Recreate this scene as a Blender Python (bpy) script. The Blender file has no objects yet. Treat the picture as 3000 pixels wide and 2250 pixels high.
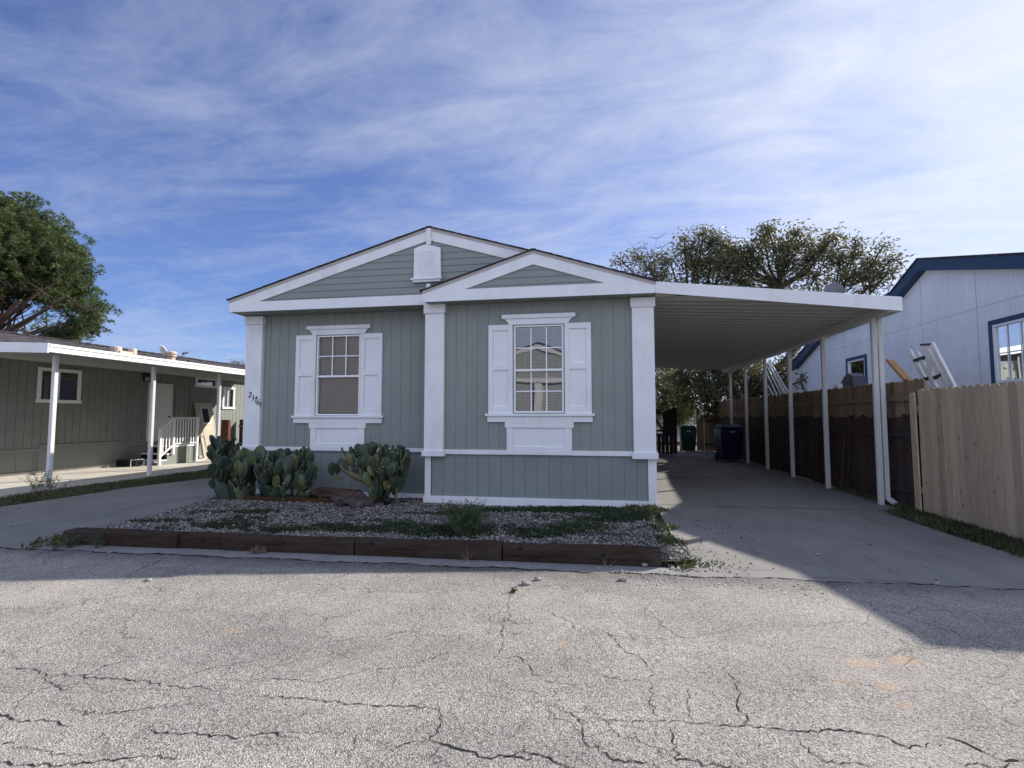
import bpy, math, random
import numpy as np
from mathutils import Vector, Matrix
random.seed(7); rng = np.random.default_rng(7)
C = bpy.context.scene.collection
R = math.radians
# ------------------------------------------------------------------ camera geometry (also used to read real positions off sight lines)
H = 1.5; YAW = 9.8; PIT = 3.75; F = 1500.0
cy, sy, cp, sp = math.cos(R(YAW)), math.sin(R(YAW)), math.cos(R(PIT)), math.sin(R(PIT))
FW = Vector((-sy*cp, cy*cp, sp)); RT = Vector((cy, sy, 0)); UP = RT.cross(FW)
def ray(px, py): return FW + RT*((px-1500)/F) - UP*((py-1125)/F)
def PY(px, py, Y):
    d = ray(px, py); return Vector((0, 0, H)) + d*(Y/d.y)
def PX(px, py, X):
    d = ray(px, py); return Vector((0, 0, H)) + d*(X/d.x)
def PZ(px, py, Z=0.0):
    d = ray(px, py); return Vector((0, 0, H)) + d*((Z-H)/d.z)
# ------------------------------------------------------------------ materials
class NT:
    def __init__(s, name):
        s.m = bpy.data.materials.new(name); s.m.use_nodes = True
        s.t = s.m.node_tree; s.n = s.t.nodes; s.l = s.t.links
        s.b = s.n['Principled BSDF']
    def node(s, typ, **kw):
        n = s.n.new(typ)
        for k, v in kw.items():
            if k in n.inputs: 
                try: n.inputs[k].default_value = v
                except Exception: pass
            else: setattr(n, k, v)
        return n
    def coord(s, scale=(1, 1, 1), rot=(0, 0, 0), kind='Object'):
        tc = s.n.new('ShaderNodeTexCoord'); mp = s.n.new('ShaderNodeMapping')
        s.l.new(tc.outputs[kind], mp.inputs[0]); mp.inputs['Scale'].default_value = scale; mp.inputs['Rotation'].default_value = rot
        return mp.outputs[0]
    def noise(s, vec, scale, detail=4, rough=.55, dist=0):
        n = s.n.new('ShaderNodeTexNoise'); s.l.new(vec, n.inputs['Vector'])
        n.inputs['Scale'].default_value = scale; n.inputs['Detail'].default_value = detail
        n.inputs['Roughness'].default_value = rough; n.inputs['Distortion'].default_value = dist
        return n.outputs['Fac']
    def vor(s, vec, scale, out='Color', feature='F1'):
        n = s.n.new('ShaderNodeTexVoronoi'); s.l.new(vec, n.inputs['Vector']); n.inputs['Scale'].default_value = scale; n.feature = feature
        return n.outputs[out]
    def ramp(s, fac, stops, interp='LINEAR'):
        n = s.n.new('ShaderNodeValToRGB'); s.l.new(fac, n.inputs[0]); cr = n.color_ramp; cr.interpolation = interp
        while len(cr.elements) > 1: cr.elements.remove(cr.elements[-1])
        for i, (p, c) in enumerate(stops):
            e = cr.elements[0] if i == 0 else cr.elements.new(p)
            e.position = p
            if not hasattr(c, '__len__'): c = (c, c, c)
            e.color = (c[0], c[1], c[2], 1)
        return n.outputs[0]
    def mix(s, fac, a, b, mode='MIX'):
        n = s.n.new('ShaderNodeMix'); n.data_type = 'RGBA'; n.blend_type = mode
        for v, i in ((fac, 0), (a, 6), (b, 7)):
            if hasattr(v, 'is_linked') or hasattr(v, 'links'): s.l.new(v, n.inputs[i])
            elif i == 0: n.inputs[0].default_value = v
            else: n.inputs[i].default_value = (v[0], v[1], v[2], 1)
        return n.outputs[2]
    def math(s, op, a, b=None):
        n = s.n.new('ShaderNodeMath'); n.operation = op
        for v, i in ((a, 0), (b, 1)):
            if v is None: continue
            if hasattr(v, 'links'): s.l.new(v, n.inputs[i])
            else: n.inputs[i].default_value = v
        return n.outputs[0]
    def bump(s, h, strength, dist=.01):
        n = s.n.new('ShaderNodeBump'); s.l.new(h, n.inputs['Height']); n.inputs['Strength'].default_value = strength; n.inputs['Distance'].default_value = dist
        s.l.new(n.outputs[0], s.b.inputs['Normal'])
    def col(s, c):
        if hasattr(c, 'links'): s.l.new(c, s.b.inputs['Base Color'])
        else: s.b.inputs['Base Color'].default_value = (c[0], c[1], c[2], 1)
    def rough(s, r, spec=.3):
        s.b.inputs['Roughness'].default_value = r; s.b.inputs['Specular IOR Level'].default_value = spec

def paint(name, c, rough=.55, var=.12, scale=3, grain=(30, 30, 4), bump=.15, dirt=None, spec=.3):
    s = NT(name); v = s.coord(); g = s.coord(grain)
    n = s.noise(v, scale, 5); d = [x*(1-var) for x in c]; u = [min(1, x*(1+var*.6)) for x in c]
    k = s.ramp(n, [(.3, d), (.7, u)])
    if dirt:
        n2 = s.noise(s.coord((1, 1, .35)), 2.2, 8, .7)
        f = s.ramp(n2, [(.5, 0.0), (.75, dirt[1])]); k = s.mix(f, k, dirt[0])
    s.col(k); s.rough(rough, spec); s.bump(s.noise(g, 6, 4), bump, .004)
    return s.m
M = {}
M['trim'] = paint('white_trim_paint', (.82, .83, .85), .5, .05, 2, (40, 40, 6), .25, ((.52, .50, .46), .38))
M['trim_lit'] = paint('white_metal_paint', (.80, .80, .79), .4, .04, 2, (3, 3, 3), .05, ((.5, .48, .44), .3))
M['drip'] = paint('beige_drip_edge', (.50, .47, .46), .6, .1)
M['siding'] = paint('grey_green_siding', (.265, .29, .27), .6, .07, 1.5, (45, 45, 3), .35, ((.205, .225, .205), .5))
M['siding_skirt'] = paint('grey_green_skirting', (.24, .27, .265), .62, .09, 1.5, (45, 45, 3), .35, ((.2, .22, .21), .4))
M['siding_h'] = paint('grey_green_lap', (.255, .285, .272), .6, .07, 1.5, (3, 45, 45), .3)
M['soffit'] = paint('green_soffit', (.26, .29, .265), .6, .08)
M['nsiding'] = paint('pale_sage_siding', (.20, .215, .19), .65, .10, 1.2, (45, 45, 3), .3, ((.2, .21, .18), .5))
M['nroof'] = None
M['wsiding'] = paint('pale_blue_white_siding', (.84, .865, .89), .6, .07, 1.1, (60, 60, 2), .4, ((.6, .63, .70), .4))
M['wwin'] = paint('window_white', (.88, .89, .90), .4, .04)
M['blue'] = paint('blue_trim_paint', (.025, .06, .12), .5, .12)
M['darkblue'] = paint('blue_bin_plastic', (.003, .006, .045), .4, .1)
M['greenbin'] = paint('green_bin_plastic', (.004, .03, .022), .4, .12)
M['black'] = paint('black_paint', (.012, .012, .016), .5, .1)
M['iron'] = paint('dark_iron', (.03, .03, .035), .5, .1)
M['darkwood'] = paint('dark_stained_wood', (.018, .013, .012), .7, .3, 5, (30, 30, 3), .5)
M['steel'] = paint('galvanised_steel', (.42, .44, .46), .35, .12); 
M['alu'] = paint('worn_aluminium', (.72, .73, .72), .4, .12)
M['dish'] = paint('grey_dish', (.16, .18, .22), .45, .08)
M['tan'] = paint('tan_vent_paint', (.55, .44, .36), .6, .1)
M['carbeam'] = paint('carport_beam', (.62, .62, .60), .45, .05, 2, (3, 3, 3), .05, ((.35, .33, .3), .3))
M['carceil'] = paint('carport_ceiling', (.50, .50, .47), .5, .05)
M['shade_cloth'] = paint('tan_roller_shade', (.52, .47, .40), .8, .06)
M['blind'] = paint('white_blind', (.55, .56, .56), .5, .04)
M['room'] = paint('dark_room', (.03, .03, .035), .9, .1)
M['doorwhite'] = paint('door_white', (.62, .62, .60), .5, .06)
M['olddoor'] = paint('old_door_cream', (.42, .37, .29), .6, .15, 3, (30, 30, 3), .3, ((.25, .15, .08), .5))
M['stucco'] = paint('beige_wall', (.40, .42, .42), .7, .08)

def wood(name, c1, c2, axis=2, sc=1.0, knots=True, rough=.8, grey=None, island=.35):
    s = NT(name); st = [14*sc]*3; st[axis] = .9*sc
    v = s.coord(st); n = s.noise(v, 4, 8, .65, .6)
    k = s.ramp(n, [(.25, c1), (.75, c2)])
    geo = s.n.new('ShaderNodeNewGeometry'); r = geo.outputs['Random Per Island']
    f = s.ramp(r, [(0, 1-island), (1, 1+island*.4)])
    k = s.mix(1.0, k, f, 'MULTIPLY')
    if grey:
        st2 = [2.5]*3; st2[axis] = .5
        g = s.ramp(s.noise(s.coord(st2), 2, 6, .7), [(.42, 0), (.62, 1)]); k = s.mix(g, k, grey)
    if knots:
        st3 = [7]*3; st3[axis] = 3.2
        d = s.vor(s.coord(st3), 1.0, 'Distance'); kn = s.ramp(d, [(.06, 1), (.13, 0)])
        k = s.mix(s.math('MULTIPLY', kn, .75), k, [x*.25 for x in c1])
    s.col(k); s.rough(rough, .15); s.bump(n, .5, .006); return s.m
M['fence_new'] = wood('new_cedar_boards', (.42, .305, .195), (.72, .56, .39), 2, 1.0, True, .8, None, .28)
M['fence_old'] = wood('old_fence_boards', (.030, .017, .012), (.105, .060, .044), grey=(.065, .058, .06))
M['fence_ext'] = wood('weathered_upper_boards', (.18, .125, .082), (.34, .24, .165))
M['timber'] = wood('railroad_timber', (.014, .009, .007), (.078, .049, .034), 0, 1.1, True, .88, (.055, .043, .036), .5)
M['plank'] = wood('orange_plank', (.26, .14, .06), (.45, .27, .13), 2, 1, False)
M['planter'] = wood('planter_board', (.035, .02, .009), (.09, .052, .022), 0, 1, False)
M['redfence'] = wood('red_brown_fence', (.06, .025, .018), (.20, .09, .06))
M['bark'] = wood('tree_bark', (.05, .038, .03), (.14, .11, .09), 2, 1.5, False, .9)
M['pinebark'] = wood('pine_bark', (.06, .042, .035), (.15, .11, .09), 2, 1.5, False, .9)
M['cstem'] = paint('cactus_old_stem', (.17, .145, .07), .8, .3, 8, (8, 8, 8), .8)

def glass(name, refl=.25, tint=(.75, .78, .8)):
    s = NT(name); n = s.n; out = n['Material Output']; n.remove(s.b)
    tr = n.new('ShaderNodeBsdfTransparent'); tr.inputs[0].default_value = (*tint, 1)
    gl = n.new('ShaderNodeBsdfGlossy'); gl.inputs['Roughness'].default_value = .012
    v = s.coord(); h = s.noise(v, 1.6, 1); b = n.new('ShaderNodeBump'); b.inputs['Strength'].default_value = .35; b.inputs['Distance'].default_value = .006
    s.l.new(h, b.inputs['Height']); s.l.new(b.outputs[0], gl.inputs['Normal'])
    fr = n.new('ShaderNodeFresnel'); fr.inputs[0].default_value = 1.6
    a = s.math('ADD', fr.outputs[0], refl)
    mx = n.new('ShaderNodeMixShader'); s.l.new(a, mx.inputs[0]); s.l.new(tr.outputs[0], mx.inputs[1]); s.l.new(gl.outputs[0], mx.inputs[2])
    s.l.new(mx.outputs[0], out.inputs[0]); return s.m
M['glass'] = glass('window_glass', .15); M['glass_side'] = glass('side_glass', .06, (.8, .82, .85)); M['glass_low'] = glass('screened_glass', -.03, (.80, .80, .80))

def leafmat(name, cols, trans=.35, rough=.5):
    s = NT(name); n = s.n
    geo = n.new('ShaderNodeNewGeometry'); r = geo.outputs['Random Per Island']
    k = s.ramp(r, [(i/(len(cols)-1), c) for i, c in enumerate(cols)])
    v = s.coord(); big = s.ramp(s.noise(v, .9, 3), [(.35, .65), (.65, 1.25)])
    k = s.mix(1.0, k, big, 'MULTIPLY'); s.col(k); s.rough(rough, .25)
    tl = n.new('ShaderNodeBsdfTranslucent'); s.l.new(k, tl.inputs[0])
    mx = n.new('ShaderNodeMixShader'); mx.inputs[0].default_value = trans
    s.l.new(s.b.outputs[0], mx.inputs[1]); s.l.new(tl.outputs[0], mx.inputs[2]); s.l.new(mx.outputs[0], n['Material Output'].inputs[0])
    return s.m
M['leaf'] = leafmat('broad_leaves', [(.10, .11, .055), (.17, .175, .085), (.13, .14, .07), (.24, .22, .13)], .4)
M['leaf_olive'] = leafmat('olive_leaves', [(.13, .14, .06), (.2, .2, .08), (.26, .24, .12), (.16, .19, .05)], .35)
M['needle'] = leafmat('pine_needles', [(.05, .085, .035), (.085, .13, .045), (.14, .165, .065)], .35, .6)
M['dryleaf'] = leafmat('dry_leaves', [(.16, .13, .09), (.24, .19, .13), (.12, .12, .06)], .3)
M['weed'] = leafmat('ground_weed', [(.022, .045, .024), (.04, .07, .03), (.07, .095, .045), (.03, .05, .028)], .25)
M['grass'] = leafmat('grass_blades', [(.05, .08, .03), (.09, .11, .045), (.16, .15, .08), (.04, .07, .025)], .25)
M['bush'] = leafmat('tumbleweed_green', [(.07, .12, .06), (.10, .155, .075), (.14, .15, .085)], .3)
M['deadleaf'] = leafmat('dead_leaves', [(.07, .045, .03), (.16, .11, .07), (.05, .035, .03)], .1)
M['dry'] = leafmat('dry_stems', [(.22, .17, .12), (.32, .25, .18)], .2)
M['fruit'] = leafmat('cactus_fruit', [(.20, .12, .09), (.26, .20, .12), (.16, .15, .08)], .05)

def mk_pad():
    s = NT('prickly_pear_pad'); geo = s.n.new('ShaderNodeNewGeometry')
    k = s.ramp(geo.outputs['Random Per Island'], [(0, (.032, .052, .038)), (.4, (.045, .068, .048)), (.75, (.058, .082, .050)), (.9, (.10, .135, .055)), (1, (.17, .165, .07))])
    v = s.coord(); d = s.vor(v, 26, 'Distance'); sp_ = s.ramp(d, [(.10, 1), (.17, 0)])
    k = s.mix(s.math('MULTIPLY', sp_, .6), k, (.35, .33, .2))
    k = s.mix(s.ramp(s.noise(v, 7, 4), [(.5, 0), (.8, .35)]), k, (.19, .2, .10))
    s.col(k); s.rough(.5, .35); s.bump(s.noise(v, 12, 3), .25, .01); return s.m
M['pad'] = mk_pad()

def mk_asphalt():
    s = NT('aged_asphalt'); v = s.coord()
    w = s.noise(v, 60, 2); 
    c1 = s.vor(v, 150, 'Color'); g = s.n.new('ShaderNodeSeparateColor'); s.l.new(c1, g.inputs[0])
    k = s.ramp(g.outputs[0], [(0, (.06, .058, .055)), (.18, (.16, .15, .14)), (.38, (.355, .33, .295)), (.75, (.50, .465, .415)), (1, (.70, .655, .59))])
    c2 = s.vor(v, 80, 'Color'); g2 = s.n.new('ShaderNodeSeparateColor'); s.l.new(c2, g2.inputs[0])
    k = s.mix(.35, k, s.ramp(g2.outputs[1], [(0, (.13, .12, .11)), (.5, (.38, .355, .32)), (1, (.58, .54, .49))]))
    big = s.ramp(s.noise(v, .45, 5, .6), [(.3, (.71, .725, .75)), (.7, (1.0, 1.01, 1.02))]); k = s.mix(1, k, big, 'MULTIPLY')
    med = s.ramp(s.noise(v, 2.4, 6, .7), [(.3, .82), (.7, 1.12)]); k = s.mix(1, k, med, 'MULTIPLY')
    # reddish tint zone and orange rust stains
    sx = s.n.new('ShaderNodeSeparateXYZ'); s.l.new(v, sx.inputs[0])
    # darker bitumen near the joint with the concrete
    nz = s.noise(v, 5, 5, .7)
    e = s.math('SUBTRACT', s.math('ADD', s.math('MULTIPLY', nz, .30), sx.outputs[1]), s.math('MULTIPLY', sx.outputs[0], .033))
    f = s.ramp(s.math('SUBTRACT', e, 4.75), [(.20, 0), (.5, 1)])
    k = s.mix(s.math('MULTIPLY', f, .62), k, (.07, .07, .072))
    st = s.noise(v, 9, 4, .7)
    for (px, py, rad, a) in [(690, 1845, .12, .5), (2530, 1945, .13, .75), (2650, 1935, .16, .7), (2490, 2000, .10, .6), (2600, 2010, .12, .6), (2650, 2065, .07, .8), (1635, 1890, .07, .6), (1760, 1765, .03, .4), (1255, 1782, .03, .4)]:
        p = PZ(px, py)
        dx = s.math('SUBTRACT', sx.outputs[0], p.x); dy = s.math('MULTIPLY', s.math('SUBTRACT', sx.outputs[1], p.y), 1.6)
        d = s.math('SQRT', s.math('ADD', s.math('MULTIPLY', dx, dx), s.math('MULTIPLY', dy, dy)))
        d = s.math('ADD', d, s.math('MULTIPLY', s.math('SUBTRACT', st, .5), .35))
        f = s.ramp(s.math('DIVIDE', d, rad), [(.15, a*.62), (1, 0)])
        k = s.mix(f, k, (.55, .34, .17))
    tw = s.ramp(s.noise(s.coord((.12, 1.1, 1)), 1.6, 4, .6), [(.35, .88), (.6, 1.04)]); k = s.mix(1, k, tw, 'MULTIPLY')
    oil = s.ramp(s.noise(v, 1.3, 7, .75, .6), [(.64, 0), (.76, .45)]); k = s.mix(oil, k, (.12, .115, .11))
    nn = s.n.new('ShaderNodeTexNoise'); s.l.new(v, nn.inputs['Vector']); nn.inputs['Scale'].default_value = 2.5; nn.inputs['Detail'].default_value = 6
    vm = s.n.new('ShaderNodeVectorMath'); vm.operation = 'SCALE'; s.l.new(nn.outputs['Color'], vm.inputs[0]); vm.inputs['Scale'].default_value = .55
    va = s.n.new('ShaderNodeVectorMath'); va.operation = 'ADD'; s.l.new(v, va.inputs[0]); s.l.new(vm.outputs[0], va.inputs[1])
    ed = s.vor(va.outputs[0], 1.5, 'Distance', 'DISTANCE_TO_EDGE'); cf = s.ramp(ed, [(.0035, 1), (.009, 0)])
    ms = s.ramp(s.noise(v, .7, 2), [(.38, .1), (.58, .8)]); k = s.mix(s.math('MULTIPLY', cf, ms), k, (.07, .065, .06))
    pk = s.ramp(s.noise(v, .9, 3), [(.5, 0), (.7, .3)]); k = s.mix(pk, k, (.42, .36, .34))
    s.col(k); s.rough(.85, .2)
    s.bump(s.math('ADD', s.vor(v, 120, 'Distance'), s.noise(v, 200, 2)), .9, .006); return s.m
M['asphalt'] = mk_asphalt()
def mk_conc(name, c, stain=.5, seams=None):
    s = NT(name); v = s.coord()
    k = s.ramp(s.noise(v, .8, 8, .65), [(.3, [x*.82 for x in c]), (.7, [x*1.1 for x in c])])
    k = s.mix(1, k, s.ramp(s.noise(v, 60, 3), [(.3, .9), (.7, 1.08)]), 'MULTIPLY')
    f = s.ramp(s.noise(s.coord((1.4, .5, 1), (0, 0, .25)), 1.3, 9, .75, .8), [(.48, 0), (.72, stain)]); k = s.mix(f, k, [x*.45 for x in c])
    f = s.ramp(s.noise(s.coord((4.5, .35, 1), (0, 0, .06)), 1.1, 6, .7, .4), [(.56, 0), (.70, .35)]); k = s.mix(f, k, [x*.5 for x in c])
    f = s.ramp(s.noise(s.coord((1, 1, 1)), 2.6, 8, .8, .5), [(.62, 0), (.74, .5)]); k = s.mix(f, k, (c[0]*.75, c[1]*.6, c[2]*.45))
    d = s.ramp(s.vor(v, 3.1, 'Distance'), [(.012, 1), (.03, 0)]); k = s.mix(s.math('MULTIPLY', d, .6), k, (.06, .055, .05))
    s.col(k); s.rough(.8, .2); s.bump(s.noise(v, 130, 3), .25, .003); return s.m
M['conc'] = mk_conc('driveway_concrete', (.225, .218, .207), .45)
M['conc2'] = mk_conc('porch_concrete', (.52, .49, .44), .3)
M['conc3'] = mk_conc('edge_concrete', (.26, .26, .26), .4)
def mk_dirt(name, a, b, sc=6):
    s = NT(name); v = s.coord(); n = s.noise(v, sc, 9, .7)
    k = s.ramp(n, [(.3, a), (.7, b)]); s.col(k); s.rough(.95, .1); s.bump(n, .8, .03); return s.m
M['dirt'] = mk_dirt('dry_dirt', (.11, .085, .062), (.25, .2, .15))
M['bed'] = mk_dirt('bed_soil', (.05, .045, .038), (.14, .125, .11), 18)
def mk_stone(name, cols):
    s = NT(name); geo = s.n.new('ShaderNodeNewGeometry'); k = s.ramp(geo.outputs['Random Per Island'], [(i/(len(cols)-1), c) for i, c in enumerate(cols)])
    v = s.coord(); k = s.mix(1, k, s.ramp(s.noise(v, 60, 3), [(.3, .8), (.7, 1.1)]), 'MULTIPLY'); s.col(k); s.rough(.85, .2); return s.m
M['gravel'] = mk_stone('pale_gravel', [(.06, .055, .055), (.17, .155, .15), (.32, .295, .29), (.22, .185, .16), (.52, .49, .47), (.11, .10, .11), (.26, .235, .225)])
M['pebble'] = mk_stone('loose_pebbles', [(.4, .37, .33), (.6, .57, .52), (.3, .27, .24)])
def mk_rock():
    s = NT('purple_brown_rock'); v = s.coord((1, 1, 1.5)); n = s.noise(v, 7, 10, .75, 1.2)
    k = s.ramp(n, [(.3, (.04, .03, .035)), (.5, (.095, .068, .065)), (.62, (.14, .115, .115)), (.75, (.38, .35, .34))]); s.col(k); s.rough(.9, .2); s.bump(n, 1, .05); return s.m
M['rock'] = mk_rock()
def mk_brownrock():
    s = NT('brown_rock'); v = s.coord((1, 1, 1.5)); n = s.noise(v, 6, 10, .75, 1)
    k = s.ramp(n, [(.3, (.045, .025, .018)), (.55, (.10, .065, .047)), (.75, (.22, .165, .125))]); s.col(k); s.rough(.9, .2); s.bump(n, 1, .05); return s.m
M['rock2'] = mk_brownrock(); M['greystone'] = paint('grey_stone', (.13, .13, .135), .9, .2, 8, (20, 20, 20), .6)
def mk_shingle():
    s = NT('asphalt_shingles'); v = s.coord(); g = s.n.new('ShaderNodeSeparateColor'); s.l.new(s.vor(v, 9), g.inputs[0])
    k = s.ramp(g.outputs[0], [(0, (.03, .03, .035)), (1, (.085, .08, .085))]); s.col(k); s.rough(.9, .1); s.bump(s.noise(v, 80, 2), .5, .005); return s.m
M['shingle'] = mk_shingle()
def mk_emis_free(name, c): return paint(name, c, .5, .05)
M['glowlamp'] = paint('lamp_glass', (.5, .42, .25), .2, .1)
M['crack'] = paint('crack_shadow_tar', (.035, .033, .03), .95, .1, spec=.02)
M['labelwhite'] = paint('label_white', (.6, .62, .65), .6, .1)

# ------------------------------------------------------------------ mesh builder
class MB:
    def __init__(s): s.v = []; s.f = []
    def add(s, vs, fs):
        o = len(s.v); s.v += [tuple(v) for v in vs]; s.f += [tuple(i+o for i in f) for f in fs]; return s
    def quad(s, a, b, c, d): return s.add([a, b, c, d], [(0, 1, 2, 3)])
    def box(s, x0, x1, y0, y1, z0, z1):
        return s.add([(x0, y0, z0), (x1, y0, z0), (x1, y1, z0), (x0, y1, z0), (x0, y0, z1), (x1, y0, z1), (x1, y1, z1), (x0, y1, z1)],
                     [(0, 3, 2, 1), (4, 5, 6, 7), (0, 1, 5, 4), (1, 2, 6, 5), (2, 3, 7, 6), (3, 0, 4, 7)])
    def prism(s, poly, vec):
        n = len(poly); vec = Vector(vec); a = [Vector(p) for p in poly]; b = [p+vec for p in a]
        fs = [tuple(range(n-1, -1, -1)), tuple(range(n, 2*n))]+[(i, (i+1) % n, n+(i+1) % n, n+i) for i in range(n)]
        return s.add(a+b, fs)
    def bar(s, p, q, w, h, up=(0, 0, 1)):
        p, q = Vector(p), Vector(q); d = (q-p).normalized(); u = Vector(up)
        sd = d.cross(u)
        if sd.length < 1e-4: sd = d.cross(Vector((0, 1, 0)))
        sd.normalize(); u = sd.cross(d).normalized(); sd *= w/2; u = u*h/2
        vs = [p-sd-u, p+sd-u, p+sd+u, p-sd+u, q-sd-u, q+sd-u, q+sd+u, q-sd+u]
        return s.add(vs, [(3, 2, 1, 0), (4, 5, 6, 7), (0, 1, 5, 4), (1, 2, 6, 5), (2, 3, 7, 6), (3, 0, 4, 7)])
    def tube(s, pts, rad, n=8, cap=True):
        pts = [Vector(p) for p in pts]; rad = rad if hasattr(rad, '__len__') else [rad]*len(pts)
        o = len(s.v); m = len(pts); ref = Vector((.3, .9, .2))
        for i, p in enumerate(pts):
            d = (pts[min(i+1, m-1)]-pts[max(i-1, 0)]); d = d.normalized() if d.length > 1e-6 else Vector((0, 0, 1))
            a = d.cross(ref)
            if a.length < .05: a = d.cross(Vector((1, 0, 0)))
            a.normalize(); b = d.cross(a)
            for k in range(n):
                t = 2*math.pi*k/n; s.v.append(tuple(p+(a*math.cos(t)+b*math.sin(t))*rad[i]))
        for i in range(m-1):
            for k in range(n):
                k2 = (k+1) % n; s.f.append((o+i*n+k, o+i*n+k2, o+(i+1)*n+k2, o+(i+1)*n+k))
        if cap: s.f.append(tuple(o+k for k in range(n-1, -1, -1))); s.f.append(tuple(o+(m-1)*n+k for k in range(n)))
        return s
    def lathe(s, c, prof, n=20):
        o = len(s.v); c = Vector(c)
        for r, z in prof:
            for k in range(n):
                t = 2*math.pi*k/n; s.v.append((c.x+r*math.cos(t), c.y+r*math.sin(t), c.z+z))
        for i in range(len(prof)-1):
            for k in range(n):
                k2 = (k+1) % n; s.f.append((o+i*n+k, o+i*n+k2, o+(i+1)*n+k2, o+(i+1)*n+k))
        s.f.append(tuple(o+k for k in range(n-1, -1, -1))); s.f.append(tuple(o+(len(prof)-1)*n+k for k in range(n)))
        return s
    def build(s, name, m, parent=None, bevel=0, smooth=False, kind=None):
        me = bpy.data.meshes.new(name); v = np.array(s.v, dtype=np.float64).reshape(-1, 3)
        off = np.array(base(parent)) if parent else np.zeros(3)
        me.from_pydata((v-off).tolist(), [], s.f); me.materials.append(m)
        return finish(name, me, parent, bevel, smooth, kind)
def base(o):
    v = Vector(o.location)
    while o.parent: o = o.parent; v += Vector(o.location)
    return v
def finish(name, me, parent, bevel=0, smooth=False, kind=None):
    me.update(); o = bpy.data.objects.new(name, me); C.objects.link(o)
    if parent: o.parent = parent
    if smooth: me.polygons.foreach_set('use_smooth', [True]*len(me.polygons))
    if bevel:
        b = o.modifiers.new('Bevel', 'BEVEL'); b.width = bevel; b.segments = 1; b.limit_method = 'ANGLE'; b.angle_limit = R(40)
    if kind: o['kind'] = kind
    return o
def bulk(name, verts, faces, m, parent=None, smooth=False, kind=None, nv=4):
    """big mesh from numpy arrays; faces (n, nv)"""
    verts = np.asarray(verts, dtype=np.float32).reshape(-1, 3)
    if parent: verts = verts-np.array(base(parent), dtype=np.float32)
    faces = np.asarray(faces, dtype=np.int32); me = bpy.data.meshes.new(name)
    me.vertices.add(len(verts)); me.vertices.foreach_set('co', verts.ravel())
    me.loops.add(faces.size); me.loops.foreach_set('vertex_index', faces.ravel())
    me.polygons.add(len(faces)); me.polygons.foreach_set('loop_start', np.arange(0, faces.size, faces.shape[1], dtype=np.int32))
    me.polygons.foreach_set('loop_total', np.full(len(faces), faces.shape[1], dtype=np.int32))
    me.materials.append(m); me.update(calc_edges=True)
    return finish(name, me, parent, 0, smooth, kind)
def tag(o, label, cat, group=None):
    o['label'] = label; o['category'] = cat
    if group: o['group'] = group
    return o
def thing(name, label, cat, loc, group=None):
    o = bpy.data.objects.new(name, None); C.objects.link(o); o.location = loc; o.empty_display_size = .2
    return tag(o, label, cat, group)

# siding wall: origin o (u=0, z=0), direction u (unit, horizontal), outward normal n; holes as (u0,u1,z0,z1)
def siding(mb, o, u, n, width, z0, z1, step=.203, off=0.0, gw=.012, gd=.007, holes=(), top=None):
    o, u, n = Vector(o), Vector(u), Vector(n)
    br = {0.0, width}; g = []
    x = off
    while x < width:
        if gw < x < width-gw: g.append((x-gw/2, x+gw/2)); br |= {x-gw/2, x+gw/2}
        x += step
    for h in holes: br |= {h[0], h[1]}
    if top:
        for (tx, tz) in top: br.add(min(max(tx, 0), width))
    br = sorted(br)
    def tz(x):
        if not top: return z1
        for (a, za), (b, zb) in zip(top, top[1:]):
            if a-1e-6 <= x <= b+1e-6: return za+(zb-za)*(x-a)/(b-a)
        return z1
    def P(x, z, d=0): return o+u*x+Vector((0, 0, z))-n*d
    for a, b in zip(br, br[1:]):
        if b-a < 1e-5: continue
        m = (a+b)/2; d = gd if any(p < m < q for p, q in g) else 0
        segs = [(z0, None)]
        for h in sorted(holes, key=lambda h: h[2]):
            if h[0]-1e-6 <= m <= h[1]+1e-6:
                s0, s1 = segs.pop(); segs.append((s0, h[2])); segs.append((h[3], None))
        for s0, s1 in segs:
            ta, tb = (tz(a), tz(b)) if s1 is None else (s1, s1)
            mb.quad(P(a, s0, d), P(b, s0, d), P(b, tb, d), P(a, ta, d))
            if d:
                mb.quad(P(a, s0), P(a, s0, d), P(a, ta, d), P(a, ta)); mb.quad(P(b, s0, d), P(b, s0), P(b, tb), P(b, tb, d))
    for h in holes:   # reveals
        D = .09
        for (p, q) in (((h[0], h[2]), (h[1], h[2])), ((h[1], h[2]), (h[1], h[3])), ((h[1], h[3]), (h[0], h[3])), ((h[0], h[3]), (h[0], h[2]))):
            mb.quad(P(p[0], p[1]), P(q[0], q[1]), P(q[0], q[1], D), P(p[0], p[1], D))
    return mb

# ------------------------------------------------------------------ setting: ground
def sheet(name, poly, z, m, thick=0.0, kind='structure', sub=0):
    mb = MB()
    if thick: mb.prism([(x, y, z-thick) for x, y in poly], (0, 0, thick))
    else: mb.add([(x, y, z) for x, y in poly], [tuple(range(len(poly)))])
    return mb.build(name, m, None, kind=kind)
sheet('ground', [(-400, -400), (400, -400), (400, 400), (-400, 400)], -.09, M['dirt'])
def seam(x): return 5.17+.0333*x
def wob(x, a=.02): return a*(math.sin(x*5.1)+.6*math.sin(x*11.7+1)+.5*math.sin(x*23.3+2))
edge = [(x, seam(x)+wob(x)) for x in np.arange(-16, 12.01, .12)]
sheet('road', [(-60, -7.5), (60, -7.5), (60, 6.8), (12.2, seam(12.2))]+edge[::-1]+[(-16.2, 4.65), (-60, 3.5)], 0, M['asphalt'], .08)
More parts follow.
